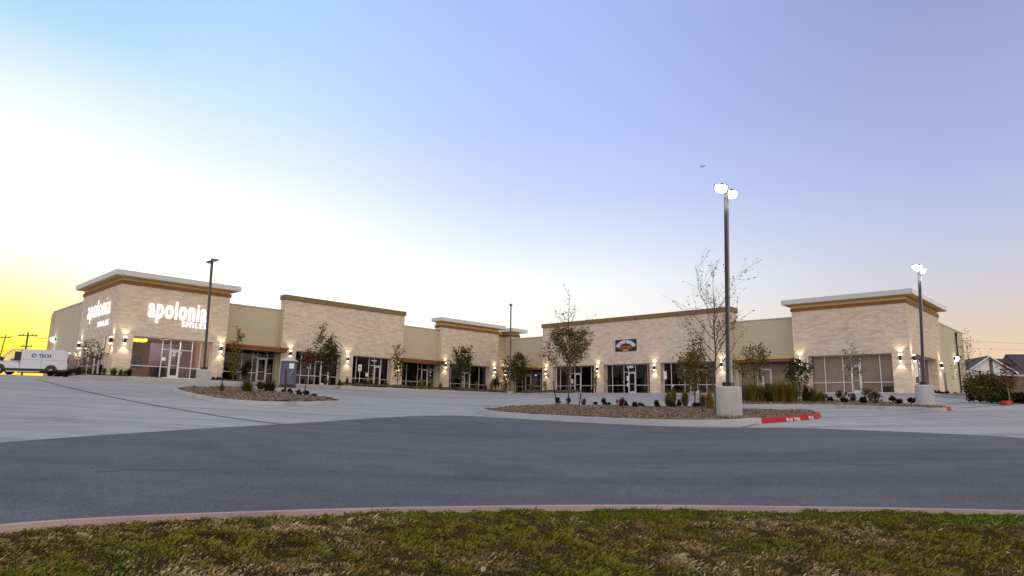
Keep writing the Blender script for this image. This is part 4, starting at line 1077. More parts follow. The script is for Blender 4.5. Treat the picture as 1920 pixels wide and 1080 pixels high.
# --- centre island: two young trees
p = gp(1064.5, 758); mp_ = mpp(p)
tree('young_tree', 'young olive leaved tree with tall bare whips between two stakes on the centre island', 'tree', p, hpx(p, 212), 21, trunk_r=.05, fork=.30, nl=24, limb=.29, spread=.9, depth=2, kids=6, lpn=11, ls=.075, lsp=.11, leaf='leaf_olive', lift=.09, opn=.7, top=.66, sparse=.22, tip=.62, leafdepth=1)
for lab, a, b in (('dark wooden tree stake leaning left of the young olive tree', (1037, 714), (1044, 757)), ('dark wooden tree stake leaning right of the young olive tree', (1089.5, 738), (1085, 758))):
    q = gp(*b); top = at_depth(a[0], a[1], q.y)
    m = MB(); m.tube([(0, 0, -.1), tuple(top - q)], [.035, .035], 6); o = m.build('tree_stake', M['stake']); o.location = q; tag(o, lab, 'stake', 'tree stakes')
p = gp(1341, 776)
tree('young_tree', 'nearly bare tall young tree with scattered olive leaves beside the tall pole light', 'tree', p, hpx(p, 282), 34, trunk_r=.045, fork=.30, nl=18, limb=.31, spread=.66, depth=2, kids=7, lpn=3, ls=.05, lsp=.07, leaf='leaf_olive', lift=.06, opn=.75, sparse=.75, top=.66, tip=.02, leafdepth=1, tint=(0, .8))
q = gp(1320, 775); top = at_depth(1306, 700, q.y); m = MB(); m.tube([(0, 0, -.1), tuple(top - q)], [.02, .02], 6); o = m.build('tree_stake', M['stake']); o.location = q; tag(o, 'thin dark stake leaning beside the nearly bare young tree', 'stake', 'tree stakes')
p = gp(1303, 764)
tree('small_tree', 'bushy low green tree behind the leaning thin stake left of the tall pole light', 'tree', p, hpx(p, 118), 51, trunk_r=.035, fork=.22, nl=17, limb=.34, spread=1.0, depth=2, kids=5, lpn=5, ls=.07, lsp=.12, leaf='leaf_olive', lift=.12, opn=.7, tip=.6)
# --- centre island: low plants along its rear edge
CI = [(1046, 758, 15, 11, 'd', 'beside the left tree stake'), (1066, 758, 15, 10, 'd', 'at the foot of the young olive tree'), (1116, 760, 9, 8, 'd', 'the smallest in the row, right of the rusty grass tuft'),
      (1133, 762, 19, 11, 'd', 'just left of a much smaller round one'), (1142.5, 763, 12, 8, 'd', 'small and round, third gap right of the rusty tuft'), (1164, 767, 24, 12, 'r', 'rusty and tallest, below the left edge of the black sign'),
      (1173.5, 766, 17, 9, 'd', 'touching the tall rusty one on its right'), (1193, 768, 18, 13, 'd', 'in front of the shop door under the black sign'), (1204.5, 767, 13, 9, 'd', 'round, right of the one before the shop door'),
      (1231.5, 768, 20, 15, 'd', 'alone in the gap before the next pier'), (1261, 768, 19, 14, 'd', 'left half of the dark pair below the pale clumps'), (1272, 766, 20, 10, 'd', 'right half of the dark pair below the pale clumps'), (1302, 768, 17, 14, 'd', 'at the foot of the thin leaning stake'), (1313, 767, 13, 10, 'd', 'right of the one at the thin leaning stake')]
for i, (px, py, h, w, k, lab) in enumerate(CI):
    p = gp(px, py); s = mpp(p)
    shrub('low_shrub', ('small dark island shrub ' if k == 'd' else 'small island shrub ') + lab, 'shrub', p, h * s, w * s * 1.25, 100 + i, 'leaf_dark' if k == 'd' else 'leaf_red', 520, .042, 'low shrubs along the centre island', (0, .9) if k == 'd' else (0, .55))
p = gp(1095, 760); s = mpp(p); clump('grass_tuft', 'rusty red grass tuft right of the right tree stake', 'grass tuft', p, 17 * s, 17 * s, 130, 'leaf_red', 150, 'grass tufts on the centre island', .012)
for i, (px, py, h, w, mt, lab) in enumerate([(1253, 764, 36, 13, 'grassclump', 'leftmost of the tall grass clumps on the centre island'), (1263, 762, 40, 13, 'grassclump', 'second from left of the tall grass clumps on the centre island'), (1285, 762, 36, 16, 'grassclump', 'tall grass clump in front of the bushy low green tree'), (1331, 770, 44, 20, 'leaf_yellow', 'yellow grass clump at the trunk of the nearly bare tree'), (1318, 764, 30, 14, 'leaf_brown', 'brownish grass clump left of the yellow clump')]):
    p = gp(px, py); s = mpp(p); clump('grass_clump', lab, 'grass clump', p, h * s, w * s * 1.6, 140 + i, mt, 340, 'tall grass clumps on the centre island', .010, (0, .8))
# --- left island
for i, (px, py, h, w, mt, lab, lf) in enumerate([(462, 736, 30, 36, 'grassclump', 'large green brown grass clump, left of the pair on the left island', 1), (505, 736, 30, 40, 'leaf_brown', 'large brown grass clump, right of the pair on the left island', 1), (415, 735, 18, 11, 'grassclump', 'small yellowish clump right of the left island pole base', 1), (488, 730, 20, 24, 'leaf_brown', 'low brown clump behind the large pair on the left island', 1)]):
    p = gp(px, py); s = mpp(p); clump('grass_clump', lab, 'grass clump', p, h * s, w * s * 1.15, 150 + i, mt, 420, 'grass clumps on the left island', .012, (0, .75), 1.2)
for i, (px, py, h, w, lab) in enumerate([(542, 738, 12, 10, 'in front of the portable toilet'), (563, 742, 14, 13, 'right of the portable toilet'), (574, 743, 13, 12, 'second right of the portable toilet'), (589, 745, 9, 10, 'toward the tip of the left island'), (607, 748, 6, 9, 'low and flat near the tip of the left island'), (618, 749, 5, 8, 'lowest, at the very tip of the left island'), (531, 735, 7, 9, 'left of the portable toilet base')]):
    p = gp(px, py); s = mpp(p); shrub('low_shrub', 'small black looking shrub ' + lab, 'shrub', p, h * s, w * s * 1.2, 170 + i, 'leaf_dark', 420, .05, 'low shrubs on the left island', (0, .7))
for lab, a, b in (('thin dark stake standing on the left island right of its pole base', (417, 699), (416.5, 736)), ('thick dark stake before the portable toilet', (536, 694), (535, 736)), ('thin leaning stake right of the thick one by the portable toilet', (545, 722), (548, 738)), ('thin stake right of the portable toilet', (573, 722), (570, 744))):
    q = gp(*b); top = at_depth(a[0], a[1], q.y); m = MB(); m.tube([(0, 0, -.1), tuple(top - q)], [.03, .022] if 'thin' in lab else [.06, .05], 6); o = m.build('tree_stake', M['stake']); o.location = q; tag(o, lab, 'stake', 'tree stakes')
# --- trees and plants in front of the left wing
def lw(px, o=3.2): return wp(px, 728, o, 'Y', 56.3)
def rw_(px, o=2.2, base=57.9): return wp(px, 737, o, 'X', base)
p = wp(168, 703, 1.1, 'X', 14.47); 
tree('young_tree', 'thin sapling with sparse brown leaves before the side opening of the left tower', 'tree', p, hpx(p, 64), 61, trunk_r=.03, fork=.35, nl=9, limb=.36, spread=1.1, depth=2, kids=3, lpn=2, ls=.11, lsp=.12, leaf='leaf_brown', lift=.03, sparse=.5)
p = wp(437, 710, 2.6, 'Y', 56.78)
tree('young_tree', 'tall sapling with leafy tip and yellow lower leaves beside the first canopy', 'tree', p, hpx(p, 97), 63, trunk_r=.03, fork=.2, nl=11, limb=.2, spread=.7, depth=2, kids=3, lpn=3, ls=.12, lsp=.13, leaf='leaf_olive', lift=.08, tip=.1)
p = wp(437, 710, 2.2, 'Y', 56.78); shrub('yellow_shrub', 'narrow yellow leaved shrub at the foot of the sapling by the first canopy', 'shrub', p, hpx(p, 46), hpx(p, 17), 64, 'leaf_yellow', 260, .09, None, (0, .8))
p = wp(459, 710, 1.6, 'Y', 56.78); shrub('evergreen_or_reflection', 'tall dark shrub standing in for a tree reflection in the first recessed shop window', 'shrub', p, hpx(p, 50), hpx(p, 24), 65, 'leaf_dark', 700, .09)  # added foliage shaped after a tree's reflection in the shop glass
p = lw(598); tree('young_tree', 'spindly tree with separate leaf tufts in front of the left stone block', 'tree', p, hpx(p, 108), 66, trunk_r=.035, fork=.35, nl=8, limb=.24, spread=.75, depth=2, kids=3, lpn=4, ls=.13, lsp=.18, leaf='leaf_olive', lift=.1, tint=(0, .6))
p = lw(617, 2.9); tree('small_tree', 'dense dark green tree before the first pier of the left stone block', 'tree', p, hpx(p, 86), 67, trunk_r=.05, fork=.15, nl=15, limb=.30, spread=.65, depth=2, kids=5, lpn=4, ls=.13, lsp=.16, leaf='leaf_green', lift=.12, tint=(0, .7), tip=.4)
p = lw(574, 3.0); tree('small_tree', 'rusty brown leaved small tree right of the portable toilet', 'tree', p, hpx(p, 62), 68, trunk_r=.03, fork=.4, nl=10, limb=.38, spread=.9, depth=2, kids=4, lpn=3, ls=.12, lsp=.15, leaf='leaf_red', lift=.05)
p = lw(745); tree('small_tree', 'narrow upright yellow green tree in front of a pier of the left wing', 'tree', p, hpx(p, 80), 69, trunk_r=.04, fork=.12, nl=16, limb=.22, spread=.55, depth=2, kids=4, lpn=2, ls=.12, lsp=.10, leaf='leaf_olive', lift=.15, tip=.0)
p = lw(862); tree('small_tree', 'dark broad crowned small tree in front of the inside corner tower window', 'tree', p, hpx(p, 78), 70, trunk_r=.06, fork=.25, nl=15, limb=.40, spread=1.0, depth=2, kids=5, lpn=4, ls=.14, lsp=.16, leaf='leaf_green', lift=.13, tint=(0, .65), tip=.3)
p = lw(930, 2.6); shrub('evergreen_or_reflection', 'upright black green shrub below the wall light at the inside corner', 'shrub', p, hpx(p, 38), hpx(p, 20), 71, 'leaf_dark', 420, .12)
p = wp(970, 735, 2.6, 'X', 58.57); tree('small_tree', 'wide dark green small tree at the inside corner right of the plain pole', 'tree', p, hpx(p, 68), 72, trunk_r=.06, fork=.25, nl=17, limb=.46, spread=1.1, depth=2, kids=5, lpn=4, ls=.15, lsp=.17, leaf='leaf_green', lift=.10, tint=(0, .7), tip=.4)
p = wp(948, 735, 2.9, 'X', 58.57); shrub('pale_shrub', 'loose brownish shrub at the foot of the inside corner pole', 'shrub', p, hpx(p, 48), hpx(p, 26), 73, 'leaf_olive', 300, .13)
BEDS = [(609, 14, 13, 'grassclump', 'rounded yellow green grass clump, first in the left wing bed'), (650, 18, 7, 'leaf_dark', 'narrow dark grass tuft on the pier between two shop windows'), (663, 16, 10, 'grassclump', 'grass tuft at the left end of the dark shop window'), (681, 17, 11, 'leaf_brown', 'brown grass tuft below the white parking sign'), (693, 19, 11, 'grassclump', 'green grass tuft before the dark shop door'), (706, 22, 12, 'leaf_brown', 'taller brown tuft at the right of the dark shop door'), (723, 14, 10, 'grassclump', 'grass tuft left of the narrow upright tree'), (770, 15, 13, 'leaf_brown', 'brown tuft below the left end of the second canopy'), (790, 23, 13, 'leaf_yellow', 'yellow green feathery clump below the second canopy'), (808, 21, 12, 'grassclump', 'grey green clump below the right end of the second canopy'), (826, 16, 8, 'grassclump', 'thin tuft on the pier right of the second canopy'), (851, 12, 12, 'leaf_brown', 'low brown tuft left of the dark broad tree'), (893, 20, 11, 'grassclump', 'green tuft right of the dark broad tree'), (910, 16, 9, 'leaf_brown', 'brown tuft left of the black green shrub'), (922, 24, 10, 'leaf_yellow', 'yellow tuft touching the black green shrub'), (636, 13, 8, 'leaf_brown', 'small brown tuft at the base of the dense dark green tree')]
for i, (px, h, w, mt, lab) in enumerate(BEDS):
    p = lw(px, 3.4); s = mpp(p); clump('grass_clump', lab, 'grass clump', p, h * s, w * s * 1.2, 200 + i, mt, 150, 'grass clumps in the left wing bed', .022, (0, .8))
p = wp(997, 735, 2.7, 'X', 58.57); s = mpp(p); clump('grass_clump', 'yellow green clump before the recessed window at the inside corner', 'grass clump', p, 22 * s, 14 * s, 230, 'leaf_yellow', 170, 'grass clumps in the left wing bed', .022, (0, .5))
for i, (px, py, h, w, k, lab) in enumerate([(130, 704, 14, 12, 'leaf_red', 'rusty shrub left of the red one by the left tower'), (146, 704, 20, 22, 'leaf_red', 'red brown shrub at the rear foot of the left tower'), (166, 704, 16, 13, 'grassclump', 'grass clump at the foot of the thin sapling'), (187, 704, 22, 7, 'leaf_dark', 'narrow dark shrub before the side opening of the left tower'), (194, 705, 14, 10, 'grassclump', 'grass clump right of the narrow dark shrub by the left tower')]):
    p = wp(px, py, 1.25 if i > 1 else 1.5, 'X', 14.47); s = mpp(p); clump('grass_clump', lab, 'grass clump', p, h * s, w * s * 1.2, 240 + i, k, 170, 'plants at the left tower side', .02, (0, .7))
for i, (px, h, w, lab) in enumerate([(212, 18, 18, 'widest grass clump at the front corner of the left tower'), (226, 15, 10, 'middle grass clump at the front corner of the left tower'), (234, 13, 7, 'small grass clump between two at the front corner of the left tower'), (241, 17, 12, 'dark grass clump nearest the lit shop window')]):
    p = wp(px, 706, 1.1, 'Y', 54.61); s = mpp(p); clump('grass_clump', lab, 'grass clump', p, h * s, w * s * 1.2, 250 + i, 'grassclump' if i < 3 else 'leaf_dark', 200, 'grass clumps at the left tower front', .02, (0, .6))
for i, px in enumerate((399, 407, 415, 423)):
    p = wp(px, 711, .8, 'Y', 54.61); s = mpp(p); shrub('low_shrub', 'low dark hedge shrub at the right foot of the left tower, ' + ['leftmost', 'second', 'third', 'rightmost'][i] + ' of four', 'shrub', p, 7 * s, 10 * s, 260 + i, 'leaf_dark', 130, .07, 'low hedge at the left tower', (0, .6))
for p, h, w_, i in VANCL:
    clump('grass_clump', 'dark rusty grass clump in front of the van, ' + ['left', 'middle', 'right'][i] + ' of three', 'grass clump', p, h, w_ * 1.3, 270 + i, 'leaf_red', 220, 'rusty clumps before the van', .02, (0, .4))
# --- right wing plants
p = rw_(1023, 1.6); shrub('yellow_shrub', 'loose yellow shrub below the first wall light of the long stone block', 'shrub', p, hpx(p, 46), hpx(p, 13), 74, 'leaf_olive', 160, .12, None, (.3, 1))
p = rw_(1117, 1.6); shrub('yellow_shrub', 'orange yellow shrub on the pier left of the door under the black sign', 'shrub', p, hpx(p, 56), hpx(p, 16), 75, 'leaf_yellow', 260, .10, None, (0, .6))
p = rw_(1108, 1.3); shrub('low_shrub', 'low dark mound at the foot of the orange yellow shrub', 'shrub', p, hpx(p, 9), hpx(p, 14), 76, 'leaf_dark', 150, .08)
p = rw_(1025.5, 1.9); shrub('low_shrub', 'small dark ball at the foot of the loose yellow shrub', 'shrub', p, hpx(p, 7), hpx(p, 7), 77, 'leaf_dark', 120, .07)
q = rw_(1134, 1.5); m = MB(); m.tube([(0, 0, -.05), (.3, .1, hpx(q, 26))], [.03, .03], 5); o = m.build('tree_stake', M['stake']); o.location = q; tag(o, 'thin dark stake leaning on the pier left of the black sign door', 'stake', 'tree stakes')
p = gp(1414, 750, .12)
tree('small_tree', 'loose olive small tree in the right island bed before the canopy', 'tree', p, hpx(p, 100), 81, trunk_r=.035, fork=.3, nl=15, limb=.42, spread=1.0, depth=2, kids=5, lpn=3, ls=.085, lsp=.12, leaf='leaf_olive', lift=.08, tint=(0, .75))
p = gp(1500, 752, .12)
tree('evergreen_or_reflection', 'spiky dark green evergreen left of the right tower window', 'shrub', p, hpx(p, 74), 82, trunk_r=.03, fork=.08, nl=20, limb=.55, spread=.75, depth=2, kids=5, lpn=3, ls=.085, lsp=.07, leaf='leaf_green', lift=.16, opn=.5, tint=(0, .55), tip=.7)
RC = [(1399, 753, 40, 20, 'grassclump', 'leftmost'), (1413, 754, 46, 22, 'grassclump', 'second from left'), (1428, 754, 38, 16, 'grassclump', 'third from left'), (1442, 754, 40, 18, 'leaf_brown', 'brownish, fourth from left'), (1455, 755, 44, 22, 'grassclump', 'fifth from left'), (1470, 755, 46, 24, 'leaf_yellow', 'yellowest and fullest'), (1487, 755, 44, 26, 'grassclump', 'dark and wide, left of the spiky evergreen'), (1512, 754, 36, 16, 'leaf_brown', 'brown, right of the spiky evergreen'), (1526, 754, 32, 18, 'grassclump', 'second right of the spiky evergreen'), (1540, 755, 26, 16, 'grassclump', 'rightmost')]
for i, (px, py, h, w, mt, lab) in enumerate(RC):
    p = gp(px, py, .12); s = mpp(p); clump('grass_clump', 'tall grass clump in the right island bed, ' + lab, 'grass clump', p, h * s * 1.05, w * s * 1.75, 300 + i, mt, 520, 'tall grass clumps in the right island bed', .011, (.05, 1) if mt != 'leaf_yellow' else (0, .45))
p = gp(1602, 751, .12)
tree('young_tree', 'slim staked sapling with pale stem before the right tower window', 'tree', p, hpx(p, 104), 83, trunk_r=.022, fork=.45, nl=9, limb=.26, spread=1.0, depth=2, kids=3, lpn=2, ls=.08, lsp=.10, leaf='leaf_olive', bark='bark_pale', lift=.02, tint=(0, .7))
for i, (px, py, h, w, k, lab, n) in enumerate([(1635, 754, 32, 44, 'leaf_brown', 'wide brown green bush below the right tower window', 420), (1577, 750, 20, 20, 'leaf_brown', 'low brownish bush left of the staked sapling', 220), (1600, 753, 18, 16, 'leaf_red', 'low rusty bush at the foot of the staked sapling', 200),
     (1556, 753, 16, 13, 'leaf_dark', 'small dark shrub right of the last tall grass clump', 160), (1586, 756, 14, 14, 'leaf_dark', 'small dark shrub in front of the rusty bush', 160), (1618, 758, 17, 15, 'leaf_dark', 'black shrub at the kerb below the right tower window', 180), (1676, 754, 15, 14, 'leaf_dark', 'black shrub left of a pair before the right tower pier', 170), (1686, 758, 13, 13, 'leaf_dark', 'black shrub nearest the kerb before the right tower pier', 170), (1709, 756, 13, 12, 'leaf_dark', 'black shrub just left of the right pole base', 160), (1642, 757, 10, 9, 'leaf_red', 'tiny rusty shrub right of the wide bush', 110)]):
    p = gp(px, py, .12); s = mpp(p); shrub('low_shrub', lab, 'shrub', p, h * s, w * s * 1.2, 320 + i, k, int(n * 2.6), .05, 'shrubs in the right island bed', (0, .75))
# --- right edge: hedge bush, bare tree, saplings, low plants along the end wall
p = gp(1857, 752, .1); shrub('hedge_bush', 'large rounded olive and dark bush at the right edge of the lot', 'bush', p, hpx(p, 58), hpx(p, 74), 401, 'leaf_olive', 7500, .08, None, (0, .8), low=True)
p = gp(1838, 751, .1); shrub('hedge_bush', 'smaller dark bush left of the large rounded bush', 'bush', p, hpx(p, 48), hpx(p, 40), 402, 'leaf_dark', 2600, .085, None, (0, 1), low=True)
p = gp(1880, 753, .1); shrub('hedge_bush', 'dark green bush right of the large rounded bush', 'bush', p, hpx(p, 30), hpx(p, 36), 403, 'leaf_green', 2600, .085, None, (0, .5), low=True)
p = gp(1918, 753, .1); shrub('hedge_bush', 'low dark bush at the right border below the wooden fence', 'bush', p, hpx(p, 18), hpx(p, 40), 404, 'leaf_dark', 1500, .085, None, (0, 1), low=True)
p = gp(1820, 748, .1); tree('young_tree', 'tall thin bare tree behind the right end wall corner', 'tree', p, hpx(p, 122), 405, trunk_r=.03, fork=.35, nl=14, limb=.30, spread=.45, depth=2, kids=4, lpn=1, ls=.06, lsp=.08, leaf='leaf_brown', bark='bark_pale', lift=.10)
p = gp(1812, 748, .1); tree('young_tree', 'short twiggy tree leaning before the right end wall', 'tree', p, hpx(p, 78), 406, trunk_r=.025, fork=.4, nl=8, limb=.34, spread=1.0, depth=2, kids=3, lpn=1, ls=.07, lsp=.07, leaf='leaf_dark', lift=.04)
p = gp(1893, 754, .1); tree('young_tree', 'sapling with pale trunk and rusty leaves before the white house', 'tree', p, hpx(p, 72), 407, trunk_r=.035, fork=.42, nl=10, limb=.34, spread=.8, depth=2, kids=3, lpn=2, ls=.08, lsp=.10, leaf='leaf_red', bark='bark_pale', lift=.08)
for i, px in enumerate((1748, 1760, 1776, 1787, 1798)):
    b = hitY(px, 742, 12.2)[0]; p = wld(b, 12.2, FL); s = mpp(p); shrub('low_shrub', 'low dark shrub along the right end wall, ' + ['first', 'second', 'third', 'fourth', 'fifth'][i] + ' from the tower', 'shrub', p, (9, 10, 11, 10, 9)[i] * s, 14 * s, 420 + i, 'leaf_dark', 170, .09, 'low shrubs along the right end wall', (0, .8))

# ------------------------------------------------------------------ house beyond the right end
D = 84.0
def hp(px, py, d=D): return at_depth(px, py, d)
A = hp(1852, 667); base_z = G(*hp(1852, 740)[:2]) - .3
hs = thing('white_house', 'white sided house with brown shingle gables beyond the right edge', 'house', (A.x, A.y, base_z), R_(-14))
zr = A.z - base_z; ez = zr - 2.1; hw = 2.75
m = MB(); m.prism([(-hw + .25, 0), (hw - .25, 0), (hw - .25, ez + .15), (0, zr - .18), (-hw + .25, ez + .15)], 'y', 0, 9); m.box(hw - .25, 13, .8, 9, 0, ez + .1); m.build('wall', M['house_wall'], hs)
m = MB()
for s in (-1, 1): m.prism([(0, zr), (s * (hw + .25), ez - .05), (s * (hw + .25), ez - .22), (0, zr - .17)], 'y', -.45, 9.3)
rf = m.build('roof', M['house_roof'], hs)
m = MB(); m.prism([(.4, ez - .1), (5.2, zr + .62), (10, ez - .1)], 'x', 4.2, 14) ; m.prism([(.4, ez - .1), (4.6, zr - .02), (9, ez - .1)], 'x', .6, 13.4); m.build('main_roof', M['house_roof'], hs)
m = MB(); m.box(.05, .42, -.06, 0, 0, zr - .5); m.build('corner_trim', M['fence'], hs)
for s in (-1, 1):
    m = MB(); m.prism([(0, zr - .02), (s * (hw + .27), ez - .07), (s * (hw + .27), ez - .27), (0, zr - .22)], 'y', -.50, -.45); m.build('barge_board', M['house_wall'], hs)
m = MB(); m.box(5.4, 6.4, .72, .8, 2.2, 4.6); w = m.build('window', M['furn'], hs)
q = hp(1884, 716, 62); fz = G(q.x, q.y) + .2
m = MB()
for i in range(34): m.box(i * .25, i * .25 + .235, 0, .03, 0, 1.75 + .02 * (i % 3))
m.box(0, 8.5, .03, .09, .35, .45); m.box(0, 8.5, .03, .09, 1.35, 1.45)
fn = m.build('wooden_fence', M['fence']); fn.location = (q.x - .6, q.y, fz); fn.rotation_euler = (0, 0, R_(8)); tag(fn, 'weathered brown board fence below the white house', 'fence')

# ------------------------------------------------------------------ utility poles, wires, aeroplane
def util_pole(label, px, py_top, D, arms, lean=0.0, r=.16, cans=False):
    p = at_depth(px, py_top, D); z0 = G(max(-100, p.x), min(p.y, 150)) - .3; H = p.z - z0
    t = thing('utility_pole', label, 'utility pole', (p.x, p.y, z0), R_(-8), 'wooden utility poles against the sunset')
    m = MB(); m.tube([(-lean * H, 0, 0), (0, 0, H)], [r * 1.2, r * .8], 8); m.build('mast', M['util'], t)
    for dz, w in arms:
        m = MB(); m.box(-w, w, -.07, .07, H - dz - .07, H - dz + .07)
        for k in (-.95, -.5, .5, .95): m.lathe([(.06, H - dz + .07), (.06, H - dz + .3)], 6, (k * w, 0))
        m.build('crossarm', M['util'], t)
    if cans:
        for s in (-1, 1):
            m = MB(); m.lathe([(.22, H - 6.1), (.28, H - 6.0), (.28, H - 4.7), (.2, H - 4.6)], 12, (s * .62, 0)); m.build('transformer', M['util'], t)
    return t, H, p
u1 = util_pole('brown utility pole with crossarms and transformers behind the white van', 53, 623, 120, ((.6, 1.9), (2.6, 1.1)), cans=True)
u2 = util_pole('faint leaning utility pole at the left border', 11, 628, 150, ((.6, 1.2),), .12, .12)
def wire(label, P, Q, sag, r=.02):
    m = MB(); pts = []
    for i in range(15):
        f = i / 14; v = Vector(P).lerp(Vector(Q), f); v.z -= sag * 4 * f * (1 - f); pts.append(v)
    m.tube(pts, [r] * 15, 4, cap=False); o = m.build('overhead_wire', M['util'], None, fix=False); tag(o, label, 'wire', 'overhead wires')
wire('upper overhead wire running left from the utility pole', at_depth(48, 626, 120), at_depth(-60, 632, 150), .6, .035)
wire('lower overhead wire running left from the utility pole', at_depth(48, 653, 120), at_depth(-60, 656, 150), .5, .03)
wire('overhead wire running right from the utility pole', at_depth(58, 627, 120), at_depth(100, 632, 118), .5, .03)
wire('higher of two faint overhead wires above the white house', at_depth(1700, 630, 160), at_depth(2000, 646, 160), .4, .018)
wire('lower of two faint overhead wires above the white house', at_depth(1700, 646, 160), at_depth(2000, 656, 160), .4, .018)
c = at_depth(1316.5, 311.5, 3600)
ap = thing('airliner', 'tiny distant airliner crossing the sky above the tall pole light', 'aeroplane', c, R_(8))
m = MB(); m.tube([(-17, 0, 1.5), (-14, 0, 0), (-6, 0, 0), (8, 0, 0), (15, 0, .8), (18, 0, 1.4)], [.4, 1.9, 2.1, 2.1, 1.2, .3], 10); m.build('fuselage', M['plane'], ap, smooth=True)
for s in (-1, 1):
    m = MB(); m.prism([(-3, s * 1.5), (4, s * 1.5), (9, s * 15), (6.5, s * 15)], 'z', -.8, -.3); m.build('wing', M['plane'], ap)
    m = MB(); m.tube([(-2, s * 5, -2.2), (2, s * 5, -2.2)], [.9, .7], 8); m.build('engine', M['plane'], ap)
m = MB(); m.prism([(12, 1.2), (16.5, 1.2), (18.5, 6), (16.5, 6)], 'y', -.2, .2); m.build('tail_fin', M['plane'], ap)

# small litter on the ground
def flake(name, label, cat, px, py, size, seed, mat='dryleaf', z=None):
    rnd = random.Random(seed); p = hitG(px, py, .09); zz = turf_z(p.x, p.y) + .05
    m = MB(); n = 6
    for i in range(n):
        a0, a1 = i / n * math.pi - 1.5, (i + 1) / n * math.pi - 1.5
        for s in (-1, 1):
            x0, x1 = math.sin(a0), math.sin(a1); w0, w1 = .45 * math.cos(a0), .45 * math.cos(a1)
            m.quad([(x0 * size, 0, 0), (x1 * size, 0, 0), (x1 * size, s * w1 * size, size * .35 * w1), (x0 * size, s * w0 * size, size * .35 * w0)])
    o = m.build(name, M[mat], None, fix=False); o.location = (p.x, p.y, zz); o.rotation_euler = (rnd.uniform(-.3, .3), rnd.uniform(-.3, .3), rnd.uniform(0, 6)); tag(o, label, cat, 'dry leaves on the lawn')
flake('dry_leaf', 'pale curled dry leaf on the lawn near the lower middle', 'leaf', 906, 1067, .038, 1)
flake('dry_leaf', 'pale dry leaf on the lawn near the lower right corner', 'leaf', 1893, 1040, .035, 2)
flake('dry_leaf', 'small pale dry leaf on the lawn in the lower left', 'leaf', 345, 1030, .024, 3)

# ------------------------------------------------------------------ sky and light
SUN_AZ, SUN_EL = R_(-42.0), R_(1.5)          # azimuth from +Y toward +X
w = bpy.data.worlds.new('World'); scene.world = w; w.use_nodes = True
N, L = w.node_tree.nodes, w.node_tree.links
bg = N['Background']; tc = N.new('ShaderNodeTexCoord'); sx = N.new('ShaderNodeSeparateXYZ'); L.new(tc.outputs['Generated'], sx.inputs[0])
def math_(op, a, b=None):
    n = N.new('ShaderNodeMath'); n.operation = op
    for i, v in enumerate((a, b)):
        if v is None: continue
        if isinstance(v, (int, float)): n.inputs[i].default_value = v
        else: L.new(v, n.inputs[i])
    return n.outputs[0]
hx, hy = math.sin(SUN_AZ), math.cos(SUN_AZ)
dot = math_('ADD', math_('MULTIPLY', sx.outputs[0], hx), math_('MULTIPLY', sx.outputs[1], hy))
ln = math_('MAXIMUM', math_('SQRT', math_('ADD', math_('POWER', sx.outputs[0], 2.0), math_('POWER', sx.outputs[1], 2.0))), 1e-4)
tt = math_('MULTIPLY', math_('SUBTRACT', 1.0, math_('DIVIDE', dot, ln)), .5)      # 0 toward the sunset, 1 opposite
def sky_ramp(stops):
    r = N.new('ShaderNodeValToRGB'); e = r.color_ramp.elements
    while len(e) < len(stops): e.new(.5)
    for el, (p, c) in zip(e, stops): el.position = p; el.color = c4(c)
    r.color_ramp.interpolation = 'EASE' if False else 'LINEAR'
    L.new(sx.outputs[2], r.inputs['Fac']); return r.outputs['Color']
W1 = (1.25, 1.25, 1.2)
SUNSIDE = [(0, lin(255, 210, 22)), (.058, lin(255, 236, 48)), (.092, lin(255, 250, 128)), (.135, lin(255, 255, 200)), (.18, (1.1, 1.1, 1.0)), (.24, W1), (.30, (1.02, 1.10, 1.12)), (.37, lin(230, 245, 254)), (.44, lin(181, 221, 249)), (.60, lin(145, 185, 235)), (1, (.55, .60, .82))]
LEFT = [(0, lin(255, 245, 150)), (.06, lin(255, 252, 205)), (.11, (1.05, 1.05, .97)), (.16, W1), (.26, (1.04, 1.07, 1.10)), (.33, lin(231, 244, 255)), (.40, lin(206, 232, 255)), (.47, lin(187, 220, 255)), (.55, lin(172, 210, 251)), (.7, lin(155, 190, 245)), (1, (.55, .60, .82))]
MIDDLE = [(0, lin(255, 240, 185)), (.08, lin(255, 251, 222)), (.13, (1.03, 1.03, .98)), (.19, (.98, 1.0, 1.04)), (.245, lin(226, 237, 255)), (.31, lin(202, 217, 255)), (.40, lin(184, 201, 255)), (.56, lin(172, 190, 249)), (.7, lin(162, 183, 246)), (1, (.58, .62, .82))]
RIGHT = [(0, lin(242, 196, 150)), (.06, lin(240, 205, 172)), (.11, lin(225, 205, 190)), (.165, lin(208, 204, 214)), (.23, lin(192, 198, 226)), (.32, lin(172, 184, 228)), (.43, lin(158, 170, 216)), (.52, lin(148, 161, 208)), (1, (.52, .56, .74))]
SIDE = [(0, (1.2, 1.05, .9)), (.08, (2.1, 1.9, 1.64)), (.22, (2.85, 2.70, 2.44)), (.45, (1.60, 1.50, 1.42)), (.7, (.95, .93, .98)), (1, (.60, .63, .78))]
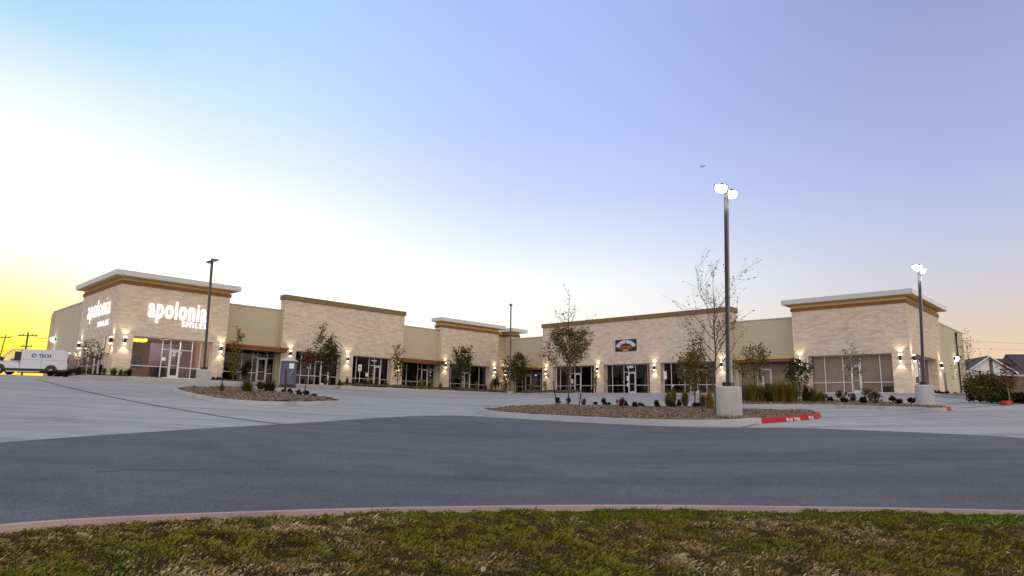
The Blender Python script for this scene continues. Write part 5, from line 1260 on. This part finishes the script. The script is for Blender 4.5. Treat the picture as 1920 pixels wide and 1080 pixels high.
BACK = [(0, (.66, .57, .51)), (.08, (1.06, .93, .83)), (.22, (1.18, 1.06, .98)), (.45, (1.0, .95, .95)), (.7, (.80, .79, .86)), (1, (.60, .63, .78))]
cols = [sky_ramp(s) for s in (SUNSIDE, LEFT, MIDDLE, RIGHT, SIDE, BACK)]
ang = math_('MULTIPLY', math_('ARCCOSINE', math_('SUBTRACT', 1.0, math_('MULTIPLY', tt, 2.0))), 180 / math.pi)     # degrees from the sunset
last = cols[0]
for (a, b), c in zip(((3, 20), (16, 46), (40, 80), (82, 100), (115, 172)), cols[1:]):
    mr = N.new('ShaderNodeMapRange'); mr.inputs['From Min'].default_value = a; mr.inputs['From Max'].default_value = b; mr.interpolation_type = 'SMOOTHSTEP'
    L.new(ang, mr.inputs['Value'])
    mx = N.new('ShaderNodeMix'); mx.data_type = 'RGBA'; L.new(mr.outputs['Result'], mx.inputs['Factor']); L.new(last, mx.inputs['A']); L.new(c, mx.inputs['B']); last = mx.outputs['Result']
ni = N.new('ShaderNodeTexSky'); ni.sky_type = 'NISHITA'; ni.sun_disc = False; ni.sun_elevation = SUN_EL; ni.sun_rotation = SUN_AZ; ni.altitude = 200
sc_ = N.new('ShaderNodeMix'); sc_.data_type = 'RGBA'; sc_.blend_type = 'ADD'; sc_.inputs['Factor'].default_value = .02
L.new(last, sc_.inputs['A']); L.new(ni.outputs['Color'], sc_.inputs['B']); L.new(sc_.outputs['Result'], bg.inputs['Color'])
bg.inputs['Strength'].default_value = 1.0
sl = bpy.data.lights.new('sun', 'SUN'); sl.energy = .3; sl.angle = R_(10); sl.color = (1, .78, .5)
so = bpy.data.objects.new('sun', sl); COL.objects.link(so)
so.rotation_euler = Vector((-hx * math.cos(SUN_EL), -hy * math.cos(SUN_EL), -math.sin(SUN_EL))).to_track_quat('-Z', 'Y').to_euler()
scene.view_settings.view_transform = 'Standard'; scene.view_settings.look = 'None'
scene.view_settings.exposure = 0.0; scene.view_settings.gamma = 1.0; scene.view_settings.use_curve_mapping = False
